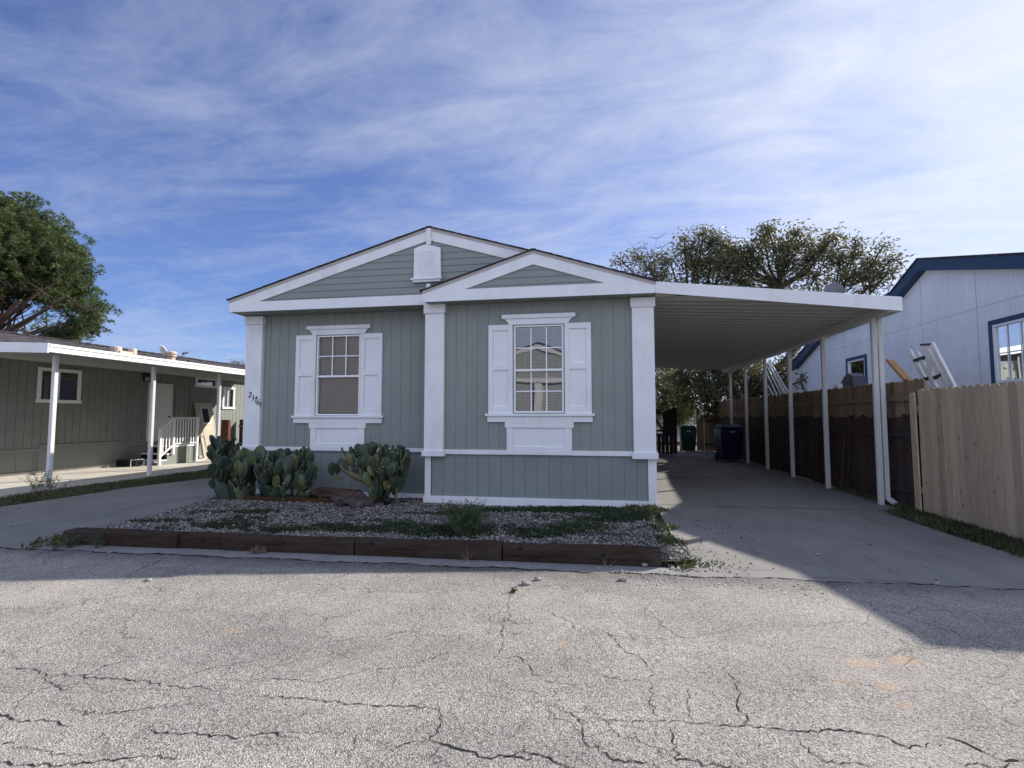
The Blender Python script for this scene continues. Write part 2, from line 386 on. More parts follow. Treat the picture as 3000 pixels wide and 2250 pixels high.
# concrete strip at the foot of the timbers
sheet('kerb_strip', [(-6.6, 4.75), (.75, 5.0), (.75, 5.47), (-6.6, 5.25)], -.009, M['conc3'], .07)
sheet('bed_corner', [(.5, 5.3), (1.0, 5.35), (.95, 6.4), (.5, 6.4)], -.016, M['bed'])
bpy.data.objects['kerb_strip'].location.z = 0
sheet('driveway', [(.60, 5.05), (12, 5.3), (12, 5.9), (5.2, 5.95), (4.5, 6.35), (4.42, 7.6), (4.43, 8.9), (4.92, 9.6), (4.98, 25), (.92, 25), (.92, 9.05), (.9, 7.9), (.88, 6.9), (.93, 6.2), (.88, 5.7)], -.004, M['conc'], .08)
sheet('driveway', [(-12.5, 4.4), (-6.6, 4.75), (-6.4, 5.2), (-6.54, 6.03), (-6.78, 6.8), (-7.08, 7.99), (-7.27, 8.97), (-7.3, 24), (-9.7, 24), (-9.6, 11.6), (-10.05, 9.4), (-9.95, 8.5), (-10.0, 7.1), (-10.6, 5.6), (-12.5, 5.0)], -.004, M['conc'], .08)
mbp = MB()
for y0, y1 in ((3.0, 6.1), (6.12, 9.1), (9.12, 12.1), (12.12, 15.1), (15.12, 19.5)):
    for x0, x1 in ((-14.52, -13.0), (-12.985, -11.3)): mbp.box(x0, x1, y0, y1, -.09, .02)
mbp.build('patio_slab', M['conc2'], None, .006, kind='structure')
# driveway joints
j = MB(); j.box(.93, 4.9, 9.28, 9.292, -.005, -.001); j.box(1.0, 4.9, 13.6, 13.61, -.005, -.001); j.build('driveway_joint', M['crack'], None, kind='structure')

# cracks: polylines read on the road
def crack(mb, pts, w0, w1=None, jit=.010):
    w1 = w1 or w0; P = [PZ(x, y) for x, y in pts]; out = []
    for a, b in zip(P, P[1:]):
        L = (b-a).length; n = max(2, int(L/.022)); nrm = Vector((-(b-a).y, (b-a).x, 0)).normalized()
        for i in range(n): out.append(a+(b-a)*(i/n)+nrm*random.gauss(0, jit)*(0 if i == 0 else 1))
    out.append(P[-1]); n = len(out); o = len(mb.v)
    for i, p in enumerate(out):
        d = (out[min(i+1, n-1)]-out[max(i-1, 0)]); nr = Vector((-d.y, d.x, 0)).normalized(); t = i/(n-1)
        w = (w0+(w1-w0)*t)*(.25+1.0*abs(random.gauss(.5, .4)))*min(1, 6*t+.3, 6*(1-t)+.3)
        mb.v.append((p.x+nr.x*w, p.y+nr.y*w, .003)); mb.v.append((p.x-nr.x*w, p.y-nr.y*w, .003))
    for i in range(n-1): mb.f.append((o+2*i+1, o+2*i, o+2*i+2, o+2*i+3))
S = 1.4747
def A(*q): return [(x/S, 1550+y/S) for x, y in q]
def B(*q): return [(1500+x/S, 1550+y/S) for x, y in q]
ck = MB()
for pts, w0, w1 in [
    (A((30, 598), (120, 604), (195, 622), (200, 650), (240, 680), (290, 705), (350, 690)), .009, .005),
    (A((170, 645), (260, 632), (350, 630), (450, 645), (560, 655), (650, 660), (740, 682), (810, 690), (870, 678), (910, 700), (1000, 690)), .008, .006),
    (A((290, 755), (350, 790), (470, 798), (580, 785), (680, 775), (840, 755)), .008, .004),
    (A((0, 800), (60, 825), (170, 825), (230, 830), (270, 850), (300, 855)), .012, .006),
    (A((0, 540), (60, 552), (75, 575)), .004, .003), (A((0, 680), (70, 682)), .006, .003),
    (A((0, 345), (110, 345)), .006, .002), (A((360, 300), (355, 330), (410, 262), (450, 245)), .003, .002),
    (A((70, 470), (105, 492), (110, 510)), .005, .003),
    (A((150, 205), (0, 155), ), .004, .006) if False else (A((0, 152), (130, 122), (230, 92), (330, 66)), .012, .006),
    (A((540, 205), (600, 175), (660, 150), (720, 122), (760, 112)), .012, .008),
    (A((0, 1010), (90, 1022), (240, 1026), (380, 1010), (500, 1000), (560, 990), (650, 988), (700, 992), (800, 992)), .012, .006),
    (A((60, 935), (170, 955), (290, 975), (400, 975)), .006, .003), (A((10, 930), (50, 920), (80, 912)), .012, .004),
    (A((440, 878), (470, 930), (420, 1015)), .004, .003),
    (A((640, 860), (690, 885), (800, 885), (940, 890), (1050, 898), (1180, 880), (1300, 912)), .008, .006),
    (A((1180, 880), (1370, 880), (1530, 885)), .004, .004), (A((1370, 880), (1400, 842)), .003, .002),
    (A((1540, 890), (1530, 930), (1505, 990)), .005, .004), (A((1640, 850), (1560, 880), (1530, 905), (1700, 935), (1860, 915)), .003, .005),
    (A((1080, 718), (1250, 730), (1360, 738), (1480, 752), (1620, 765), (1760, 765), (1900, 775)), .005, .008),
    (A((1900, 775), (1905, 840), (1885, 890), (1860, 915)), .006, .007),
    (A((1860, 915), (1940, 935), (2030, 960), (2100, 988), (2212, 985), (2300, 990)), .013, .012),
    (A((1895, 945), (1890, 1032)), .005, .004),
    (A((730, 660), (850, 620), (930, 598), (1010, 588), (1130, 592), (1180, 605)), .003, .004),
    (A((1060, 655), (1130, 645), (1240, 650), (1390, 662), (1480, 640), (1590, 605), (1700, 600), (1790, 598), (1830, 572), (1940, 540)), .005, .004),
    (A((1310, 615), (1370, 600), (1480, 545), (1560, 508), (1640, 490)), .003, .002), (A((1715, 620), (1680, 720), (1660, 760)), .003, .002),
    (A((1860, 540), (1950, 540)), .004, .003),
    (A((2212, 250), (2195, 330), (2205, 400), (2180, 380), (2165, 470), (2170, 520), (2130, 560)), .004, .005),
    (B((-20, 560), (20, 550), (75, 590), (85, 625), (140, 635)), .006, .004), (B((140, 655), (270, 675), (300, 670)), .005, .003),
    (A((2000, 700), (1990, 740), (1930, 790)), .003, .003), (A((1970, 700), (2080, 712), (2212, 728)), .003, .003),
    (B((120, 340), (250, 400), (310, 450), (440, 462), (560, 485), (650, 500)), .005, .003),
    (B((340, 415), (430, 462), (490, 530), (570, 570), (615, 620), (590, 660), (500, 655), (370, 630), (370, 600)), .006, .004),
    (B((0, 450), (90, 455)), .006, .002), (B((600, 660), (600, 730), (630, 820)), .004, .005), (B((620, 640), (760, 670), (900, 720)), .003, .003),
    (B((920, 595), (960, 650), (980, 720), (975, 750), (1010, 800), (1035, 852)), .005, .007),
    (B((770, 690), (760, 770), (780, 820)), .003, .003),
    (B((130, 820), (300, 825), (450, 828), (620, 830), (720, 830), (870, 848), (1035, 852), (1280, 878), (1370, 865), (1500, 880), (1600, 895), (1680, 935), (1720, 948), (1790, 932), (1860, 930)), .003, .012),
    (B((1280, 878), (1340, 905), (1440, 935)), .005, .003), (B((1860, 900), (1960, 925), (2060, 975), (2130, 1005), (2212, 1000)), .010, .014),
    (B((220, 770), (290, 830), (310, 880), (320, 930), (440, 1000), (560, 1012), (640, 1030)), .005, .013),
    (B((60, 930), (55, 965), (-40, 990)), .007, .010), (B((55, 965), (140, 985), (220, 1020), (280, 1035)), .011, .010),
    (B((690, 835), (700, 900), (710, 1000), (780, 1000), (850, 1020), (980, 1028)), .006, .010),
    (B((1200, 880), (1250, 920), (1300, 975), (1360, 1010), (1480, 1008), (1560, 1030)), .004, .010), (B((1900, 1015), (2050, 1025), (2212, 1028)), .006, .006),
    (B((40, 690), (150, 720), (230, 745)), .003, .002)]:
    crack(ck, pts, w0*.46, w1*.46)
for x in (.9, 1.4): pass
# ragged joint between asphalt and concrete
def jointcrack(x0, x1, dy, w):
    P = [(x, seam(x)+wob(x)+dy) for x in np.arange(x0, x1, .05)]; o = len(ck.v)
    for i, (x, y) in enumerate(P):
        ww = w*abs(random.gauss(.7, .5)); yy = y+random.gauss(0, .008)
        ck.v.append((x, yy+ww, .0035)); ck.v.append((x, yy-ww, .0035))
    for i in range(len(P)-1): ck.f.append((o+2*i+1, o+2*i, o+2*i+2, o+2*i+3))
jointcrack(-9, 1.2, -.02, .016); jointcrack(1.2, 9, 0, .009)
for pts in ([(2488, 1610), (2520, 1622), (2556, 1640), (2562, 1650)], [(2598, 1663), (2635, 1686)], [(2562, 1650), (2598, 1663)], [(2330, 1545), (2420, 1570), (2500, 1600)], [(2660, 1650), (2760, 1672)], [(2030, 1660), (2180, 1668), (2320, 1672)], [(2320, 1690), (2450, 1695), (2560, 1700), (2700, 1708)], [(110, 1500), (200, 1492), (330, 1485)], [(60, 1560), (150, 1548), (260, 1545)]): crack(ck, pts, .0025, .003, .006)
ck.build('road_cracks', M['crack'], None, kind='structure')

# planting bed
def bed_z(x, y):
    t = min(1, max(0, (y-5.5)/3.4)); b = .05*(1-t)-.055*t*(1-.6*max(0, (x+1.5)/2.4))
    return b+.03*math.exp(-((x+5.5)**2/3+(y-8.4)**2/.5))+.012*math.sin(x*2.3+y)*math.sin(y*2.9)
def bed_right(y): return .80+.05*math.sin(y*2.2)+(.12 if y < 6.2 else 0)
def bed_left(y): return -6.42-.24*(y-5.5)
def in_bed(x, y): return 5.56 < y < (9.04 if x > -3.18 else 9.5) and bed_left(y) < x < bed_right(y)
nx, ny = 90, 48; vs = []; fs = []
for jy in range(ny+1):
    y = 5.5+4.05*jy/ny
    for ix in range(nx+1):
        a, b = bed_left(y)-.02, bed_right(y)+.04; x = a+(b-a)*ix/nx
        e = min(1, ix/2, (nx-ix)/2); vs.append((x, y, bed_z(x, y)*e-.02*(1-e)+random.gauss(0, .004)))
for jy in range(ny):
    for ix in range(nx):
        o = jy*(nx+1)+ix; fs.append((o, o+1, o+nx+2, o+nx+1))
bulk('planting_bed', vs, fs, M['bed'], kind='structure')
# weed patches (centre x, y, rx, ry, density)
def spot(px, py): p = PZ(px, py); return p.x, p.y
PATCH = []
for (px, py, rx, ry, dn) in [(660, 1500, .9, .12, .6), (760, 1500, .3, .15, .8), (730, 1530, .45, .2, .7), (620, 1545, .4, .12, .8), (760, 1560, .35, .12, .8), (880, 1560, .4, .1, .8),
                         (960, 1545, .35, .14, 1), (1060, 1560, .4, .12, 1), (1100, 1525, .3, .1, .7), (1140, 1555, .45, .14, 1), (1230, 1560, .35, .12, 1), (1300, 1560, .4, .2, 1),
                         (1370, 1550, .45, .25, 1), (1250, 1500, .4, .1, .6), (1170, 1540, .3, .1, .8), (1330, 1500, .3, .2, .6), (1400, 1490, .5, .14, .9), (1500, 1490, .4, .12, .8), (1570, 1487, .5, .16, 1), (1650, 1490, .4, .14, .9),
                         (1740, 1488, .45, .15, 1), (1820, 1500, .4, .25, 1.2), (1870, 1500, .25, .3, 1.3), (1760, 1520, .5, .16, 1.1), (1700, 1545, .5, .15, 1), (1620, 1560, .5, .17, 1.1), (1560, 1580, .35, .08, .9),
                         (1590, 1515, .2, .1, .7), (1520, 1560, .2, .08, .7), (1830, 1575, .3, .1, .5), (1930, 1500, .12, .3, 1), (1965, 1590, .15, .15, 1), (1940, 1560, .1, .3, .7), (430, 1535, .3, .1, .8), (520, 1530, .3, .1, .6), (480, 1560, .3, .06, .5)]:
    x, y = spot(px, py); PATCH.append((x, y, rx, ry*1.7, dn*.95))
def veg(x, y):
    n = .5*math.sin(x*7.3+y*3.1)+.5*math.sin(x*3.7-y*9.1+2)
    return sum(d*math.exp(-(((x-a)/rx)**2+((y-b)/ry)**2)) for a, b, rx, ry, d in PATCH)+.32*n*math.sin(x*23+y*17)+.18*n
# gravel stones
ICO = None
def ico():
    t = (1+5**.5)/2
    v = np.array([(-1, t, 0), (1, t, 0), (-1, -t, 0), (1, -t, 0), (0, -1, t), (0, 1, t), (0, -1, -t), (0, 1, -t), (t, 0, -1), (t, 0, 1), (-t, 0, -1), (-t, 0, 1)], float)
    v /= np.linalg.norm(v[0]); f = np.array([(0, 11, 5), (0, 5, 1), (0, 1, 7), (0, 7, 10), (0, 10, 11), (1, 5, 9), (5, 11, 4), (11, 10, 2), (10, 7, 6), (7, 1, 8), (3, 9, 4), (3, 4, 2), (3, 2, 6), (3, 6, 8), (3, 8, 9), (4, 9, 5), (2, 4, 11), (6, 2, 10), (8, 6, 7), (9, 8, 1)])
    return v, f
IV, IF = ico()
def randrot(n):
    q = rng.normal(size=(n, 4)); q /= np.linalg.norm(q, axis=1)[:, None]; w, x, y, z = q.T
    return np.stack([np.stack([1-2*(y*y+z*z), 2*(x*y-z*w), 2*(x*z+y*w)], 1), np.stack([2*(x*y+z*w), 1-2*(x*x+z*z), 2*(y*z-x*w)], 1), np.stack([2*(x*z-y*w), 2*(y*z+x*w), 1-2*(x*x+y*y)], 1)], 1)
def stones(name, pts, size, m, parent=None, kind=None, flat=.6):
    pts = np.array(pts); n = len(pts); sc = size[0]+(size[1]-size[0])*rng.random(n)**2
    v = IV[None]*(1+.25*rng.normal(size=(n, 12, 1)))*rng.uniform([.7, .6, .5], [1.25, 1, .8], (n, 3))[:, None]*sc[:, None, None]
    v = np.einsum('nij,nkj->nki', randrot(n), v); v[:, :, 2] *= flat; v += pts[:, None]
    f = IF[None]+(np.arange(n)*12)[:, None, None]
    return bulk(name, v.reshape(-1, 3), f.reshape(-1, 3), m, parent, kind=kind)
pts = []
while len(pts) < 27000:
    x = random.uniform(-7.6, 1.0); y = 5.56+3.9*random.random()**1.25
    if not in_bed(x, y): continue
    v = veg(x, y)
    if v > .35 and random.random() < min(.85, v): continue
    pts.append((x, y, bed_z(x, y)+random.uniform(.0, .014)))
stones('gravel', pts, (.008, .026), M['gravel'], kind='stuff')
# loose gravel spilled at bed corner and along the kerb
pts = []
for _ in range(901):
    a = random.random()
    if a < .55: x, y = random.gauss(.85, .22), 5.5+abs(random.gauss(0, .35))-.15
    elif a < .8: x, y = random.uniform(-6.2, .8), seam(0)+random.gauss(.12, .06)
    else: x, y = random.gauss(.8, .5), random.gauss(5.05, .12)
    if abs(y-5.42-.033*x) < .12 and x < .66: continue
    pts.append((x, y, .003))
stones('loose_gravel', pts, (.006, .016), M['pebble'], kind='stuff')

# leaves / weeds: small folded leaf quads (see also fallen_leaves)
def leaves(pts, dirs, L, W, up=None):
    """pts (n,3), dirs (n,3) leaf axes, L,W arrays -> verts, faces (kite of 4 verts, folded)"""
    n = len(pts); d = dirs/np.linalg.norm(dirs, axis=1)[:, None]
    r = rng.normal(size=(n, 3)); s = np.cross(d, r); s /= np.linalg.norm(s, axis=1)[:, None]+1e-9
    L = np.broadcast_to(L, (n,))[:, None]; W = np.broadcast_to(W, (n,))[:, None]
    v = np.stack([pts, pts+d*L*.5+s*W*.5, pts+d*L, pts+d*L*.5-s*W*.5], 1)
    f = np.arange(4*n).reshape(n, 4); return v.reshape(-1, 3), f
def ground_cover(name, P, lmin, lmax, w, m, per=10, spread=.03, upb=.8, lean=1.0):
    P = np.array(P); n = len(P)*per; b = np.repeat(P, per, 0)+rng.normal(size=(n, 3))*[spread, spread, 0]
    d = rng.normal(size=(n, 3))*lean; d[:, 2] = np.abs(d[:, 2])*.5+upb
    L = rng.uniform(lmin, lmax, n); v, f = leaves(b, d, L, w*rng.uniform(.6, 1.3, n)); return bulk(name, v, f, m, kind='stuff')
P = []
while len(P) < 3600:
    x = random.uniform(-7.4, 1.05); y = random.uniform(5.56, 9.4)
    if not in_bed(x, y): continue
    v = veg(x, y)
    if random.random() < (v-.28)*1.3 or (y > 9.25 and x < -3.2 and random.random() < .15): P.append((x, y, bed_z(x, y)))
ground_cover('ground_cover', P, .018, .055, .020, M['weed'], 9, .03, .5)
P = []
for _ in range(2600):
    y = random.uniform(5.6, 19); x = -10.0-1.32*random.random()+(.1*math.sin(y*3)); 
    P.append((x, y, -.04))
ground_cover('grass_strip', P, .03, .10, .014, M['grass'], 12, .06, .7, .8)
sheet('verge', [(-9.6, 5.2), (-11.3, 5.2), (-11.3, 20), (-9.6, 20)][::-1], -.045, M['bed'])
P = []
for _ in range(1500):
    y = random.uniform(6.3, 9.3) if random.random() < .8 else random.uniform(9.3, 12); x = random.uniform(4.5 if y < 9.2 else 4.9, 5.02)
    P.append((x, y, -.04))
ground_cover('fence_grass', P, .04, .13, .015, M['grass'], 12, .05, .9, .6)
P = []   # tufts at the lit bed corner
for (cx, cy_, r, n) in [(.80, 5.62, .09, 45), (.78, 6.4, .09, 35), (.72, 8.75, .16, 60), (.86, 7.3, .08, 25), (-6.5, 5.3, .14, 22), (-6.25, 5.12, .1, 8)]:
    for _ in range(n): P.append((random.gauss(cx, r), random.gauss(cy_, r), .0))
ground_cover('corner_weeds', P, .03, .085, .02, M['grass'], 12, .03, .8, .8)

Pl = []
for _ in range(620):
    a = random.random()
    if a < .6:
        x, y = random.uniform(-7.2, .8), random.uniform(5.6, 9.0)
        if not in_bed(x, y): continue
        z = bed_z(x, y)+.02
    elif a < .85: x, y, z = random.gauss(1.15, .35), random.uniform(5.3, 9), .004
    elif a < .93: x, y, z = random.uniform(1, 4.8), random.uniform(5.4, 13), .004
    else: x, y, z = random.uniform(-10, -7), random.uniform(5.3, 12), .004
    if x < .9 and y > 9: continue
    Pl.append((x, y, z))
Pl = np.array(Pl); Dl = rng.normal(size=Pl.shape); Dl[:, 2] = np.abs(Dl[:, 2])*.35
v, f = leaves(Pl, Dl, rng.uniform(.02, .045, len(Pl)), .016); bulk('fallen_leaves', v, f, M['deadleaf'], kind='stuff')
# ------------------------------------------------------------------ timbers edging the bed
TX = [(-6.36, 5.215), (-4.84, 5.275), (-4.28, 5.30), (-2.68, 5.345), (-1.04, 5.40), (.60, 5.455)]
TL = ['timber with exposed sawn end and weeds at its foot, closing the bed edging', 'shortest of the bed edging timbers, dark, between two longer ones', 'reddish brown edging timber with one knot, running below the two boulders',
      'edging timber lying directly in front of the feathery bush', 'brown edging timber with a long split, ending at the carport driveway']
for i, lab in enumerate(TL):
    a, b = Vector((*TX[i], 0)), Vector((*TX[i+1], 0)); d = (b-a).normalized(); nrm = Vector((-d.y, d.x, 0)); hgt = [.155, .14, .15, .158, .155][i]; wd = .20
    jog = [0, .03, .0, .0, .005][i]; L = (b-a).length; t = thing('landscape_timber', lab, 'timber', a, 'timbers edging the planting bed') if i > 1 else None; mb = MB(); n = 40
    prof = [(0, 0), (0, hgt-.02), (.018, hgt), (wd-.02, hgt), (wd, hgt-.02), (wd, 0)]
    rows = []
    for k in range(n+1):
        s_ = .008+(L-.016)*k/n
        rows.append([a+d*s_+nrm*(p+jog+random.gauss(0, .0025)+.006*math.sin(s_*4+i*2+q))+Vector((0, 0, z+(random.gauss(0, .0025)+.006*math.sin(s_*3.1+i) if z > 0 else 0)-(.004))) for q, (p, z) in enumerate(prof)])
    o = 0
    for r_ in rows: mb.v += [tuple(p) for p in r_]
    m_ = len(prof)
    for k in range(n):
        for q in range(m_-1): mb.f.append((k*m_+q, (k+1)*m_+q, (k+1)*m_+q+1, k*m_+q+1))
    mb.f.append(tuple(range(m_))[::1]); mb.f.append(tuple(n*m_+q for q in range(m_-1, -1, -1)))
    if t: mb.build('timber_body', M['timber'], t)
    else: tag(mb.build('landscape_timber', M['timber']), lab, 'timber', 'timbers edging the planting bed')
    if i in (2, 3, 4):
        for (kx, kz) in {2: [(.75, .10)], 3: [(.95, .11)], 4: [(.45, .08), (1.05, .09)]}[i]:
            c = a+d*kx+nrm*(jog-.001)+Vector((0, 0, kz)); kn = MB(); kn.add([c+d*.03*math.cos(t_)+Vector((0, 0, .022*math.sin(t_)))-nrm*.003 for t_ in np.linspace(0, 6.1, 9)], [tuple(range(9))]); kn.build('knot', M['black'], t)
    if i == 4:
        cr = MB(); pr = None
        for k in range(24):
            s_ = .02+1.6*k/24; c = a+d*s_+nrm*(jog-.006)+Vector((0, 0, .055+random.gauss(0, .003)))
            if pr: cr.bar(pr, c, .008, .006)
            pr = c
        cr.build('split', M['black'], t)

# ------------------------------------------------------------------ THE HOUSE
X0, X1, XR = -7.20, -3.18, .92; YR, YB = 9.5, 9.05; YE = 24.0
hs = thing('mobile_home', 'grey green manufactured home with white trim and two front gables, number 21761', 'house', (-3.1, 9.5, 0))
W1 = (-5.645, -4.705, 1.545, 3.155); W2 = (-1.525, -.635, 1.585, 3.155)
w = MB(); siding(w, (X0, YR, 0), (1, 0, 0), (0, -1, 0), X1-X0, .90, 3.60, .203, .10, holes=[(W1[0]-X0, W1[1]-X0, W1[2], W1[3])])
siding(w, (X1, YB, 0), (1, 0, 0), (0, -1, 0), XR-X1, .90, 3.60, .203, .17, holes=[(W2[0]-X1, W2[1]-X1, W2[2], W2[3])])
siding(w, (X1, YR, 0), (0, -1, 0), (-1, 0, 0), YR-YB, .90, 3.6)
siding(w, (XR, YB, 0), (0, 1, 0), (1, 0, 0), YE-YB, .90, 3.6); siding(w, (X0, YE, 0), (0, -1, 0), (-1, 0, 0), YE-YR, .90, 3.6); siding(w, (XR, YE, 0), (-1, 0, 0), (0, 1, 0), XR-X0, .9, 3.6)
w.build('wall', M['siding'], hs)
w = MB(); siding(w, (X0+.05, YR+.01, 0), (1, 0, 0), (0, -1, 0), X1-X0-.05, -.08, .86, .22, .1)
siding(w, (X1+.01, YB+.01, 0), (1, 0, 0), (0, -1, 0), XR-X1-.02, -.08, .86, .215, .12)
siding(w, (X1+.01, YR, 0), (0, -1, 0), (-1, 0, 0), YR-YB, -.08, .86); siding(w, (XR-.01, YB, 0), (0, 1, 0), (1, 0, 0), YE-YB, -.08, .86); siding(w, (X0+.05, YE, 0), (0, -1, 0), (-1, 0, 0), YE-YR, -.08, .86)
w.build('skirting', M['siding_skirt'], hs)
w = MB(); w.box(X0-.01, X1, YR-.035, YR+.02, .832, .908); w.box(X1-.02, XR+.02, YB-.035, YB+.02, .838, .922); w.box(X0-.03, X0+.03, YR, YE, .832, .908); w.box(XR-.02, XR+.03, YB+.03, YE, .838, .922)
w.build('band_board', M['trim'], hs, .004)
w = MB(); w.box(X0+.03, X1, YR-.03, YR+.0, -.08, .045); w.box(X1-.02, XR+.012, YB-.035, YB+.005, -.08, .085)
w.box(XR-.02, XR+.01, YB+.006, YE, -.08, .06)
w.build('base_board', M['trim'], hs, .004)
for q in ((X1+.005, X1+.115, YB-.028, YB+.0, .086, .837), (XR-.135, XR+.006, YB-.028, YB+.06, .086, .837), (X0+.01, X0+.11, YR-.028, YR, .046, .831)): MB().box(*q).build('corner_board', M['trim'], hs, .003)
def column(x0, x1, y, z0, z1, cap_h):
    m = MB(); m.box(x0, x1, y-.085, y+.03, z0+.09, z1-cap_h); c = m.build('column', M['trim'], hs, .005)
    k = MB(); k.box(x0-.022, x1+.022, y-.115, y+.03, z1-cap_h, z1); k.build('capital', M['trim'], c, .004)
    k = MB(); k.box(x0-.03, x1+.03, y-.12, y+.03, z0, z0+.105); k.build('column_base', M['trim'], c, .004)
    return c
c_left = column(X0-.01, X0+.36, YR, .815, 3.585, .17)
column(X1-.0, X1+.365, YB, .80, 3.585, .165)
column(XR-.37, XR-.0, YB, .80, 3.565, .165)
# house number: strokes on the left column face
digs = [MB() for _ in range(5)]; Yn = YR-.088
def D(x, y): return PY(700+x/16.59, 1120+y/16.59, Yn)
for dg, st, ws in [(0, [(510, 540), (540, 490), (590, 485), (612, 530), (590, 590), (530, 650), (470, 725)], 34), (0, [(470, 722), (540, 705), (606, 712)], 30),
           (1, [(712, 612), (706, 700), (704, 790), (700, 850)], 36), (1, [(704, 845), (660, 885)], 26), (1, [(702, 640), (716, 615)], 40),
           (2, [(770, 785), (820, 750), (895, 695)], 34), (2, [(893, 700), (855, 790), (828, 880), (815, 950), (785, 985)], 38),
           (3, [(992, 830), (930, 880), (885, 950), (872, 1020), (895, 1080), (945, 1095), (995, 1060), (1005, 1005), (975, 965), (930, 975)], 32),
           (4, [(1072, 950), (1068, 1040), (1062, 1130), (1052, 1160)], 34), (4, [(1060, 1150), (1015, 1200)], 26), (4, [(1050, 965), (1085, 945)], 30)]:
    pr = [D(*q) for q in st]
    for a, b in zip(pr, pr[1:]):
        d = (b-a).normalized(); digs[dg].bar(a-d*.003-Vector((0, .004, 0)), b+d*.003-Vector((0, .004, 0)), ws/16.59*9.41/1500*.95, .008, up=(0, 1, 0))
for q in digs: q.build('house_digit', M['black'], c_left)

# shutters
def shutter(x0, x1, y, z0, z1):
    m = MB(); t = .045; f = .085; mid = z0+(z1-z0)*.52
    m.box(x0, x0+f, y-t, y, z0, z1); m.box(x1-f, x1, y-t, y, z0, z1)
    for a, b in ((z0, z0+.13), (mid-.05, mid+.06), (z1-.10, z1)): m.box(x0+f, x1-f, y-t, y, a, b)
    m.box(x0+f, x1-f, y-t*.45, y-.001, z0+.02, z1-.02)
    return m.build('shutter', M['trim'], hs, .003)
shutter(-6.10, -5.66, YR, 1.535, 3.17); shutter(-4.69, -4.235, YR, 1.535, 3.17)
shutter(-1.99, -1.545, YB, 1.565, 3.172); shutter(-.615, -.150, YB, 1.565, 3.172)
def surround(x0, x1, sx0, sx1, y, zb, zt, ax0, ax1):
    m = MB(); cx0, cx1 = x0-.19, x1+.19
    m.prism([(x0-.10, y-.05, zt), (x1+.10, y-.05, zt), (x1+.10, y-.05, zt+.035), (x1+.14, y-.05, zt+.085), (x1+.19, y-.05, zt+.11), (x0-.19, y-.05, zt+.11), (x0-.14, y-.05, zt+.085), (x0-.10, y-.05, zt+.035)], (0, .05, 0))
    m.box(cx0-.025, cx1+.025, y-.075, y, zt+.111, zt+.185); m.build('window_head', M['trim'], hs, .003)
    m = MB(); m.box(sx0-.05, sx1+.05, y-.085, y, zb-.055, zb-.012); m.box(sx0-.015, sx1+.015, y-.05, y, zb-.16, zb-.0555); m.build('window_sill', M['trim'], hs, .003)
    m = MB(); t = zb-.161; m.box(ax0-.03, ax1+.03, y-.05, y, t-.10, t); m.box(ax0, ax0+.12, y-.04, y, .92, t-.1005); m.box(ax1-.12, ax1, y-.04, y, .92, t-.1005); m.box(ax0+.12, ax1-.12, y-.04, y, .92, .985); m.box(ax0+.12, ax1-.12, y-.022, y-.001, .97, t-.1)
    m.box(ax0-.01, ax1+.01, y-.048, y, .845, .919)
    m.build('apron_panel', M['trim'], hs, .003)
surround(W1[0], W1[1], -6.10, -4.235, YR, 1.55, 3.165, -5.74, -4.585)
surround(W2[0], W2[1], -1.99, -.15, YB, 1.58, 3.165, -1.655, -.495)
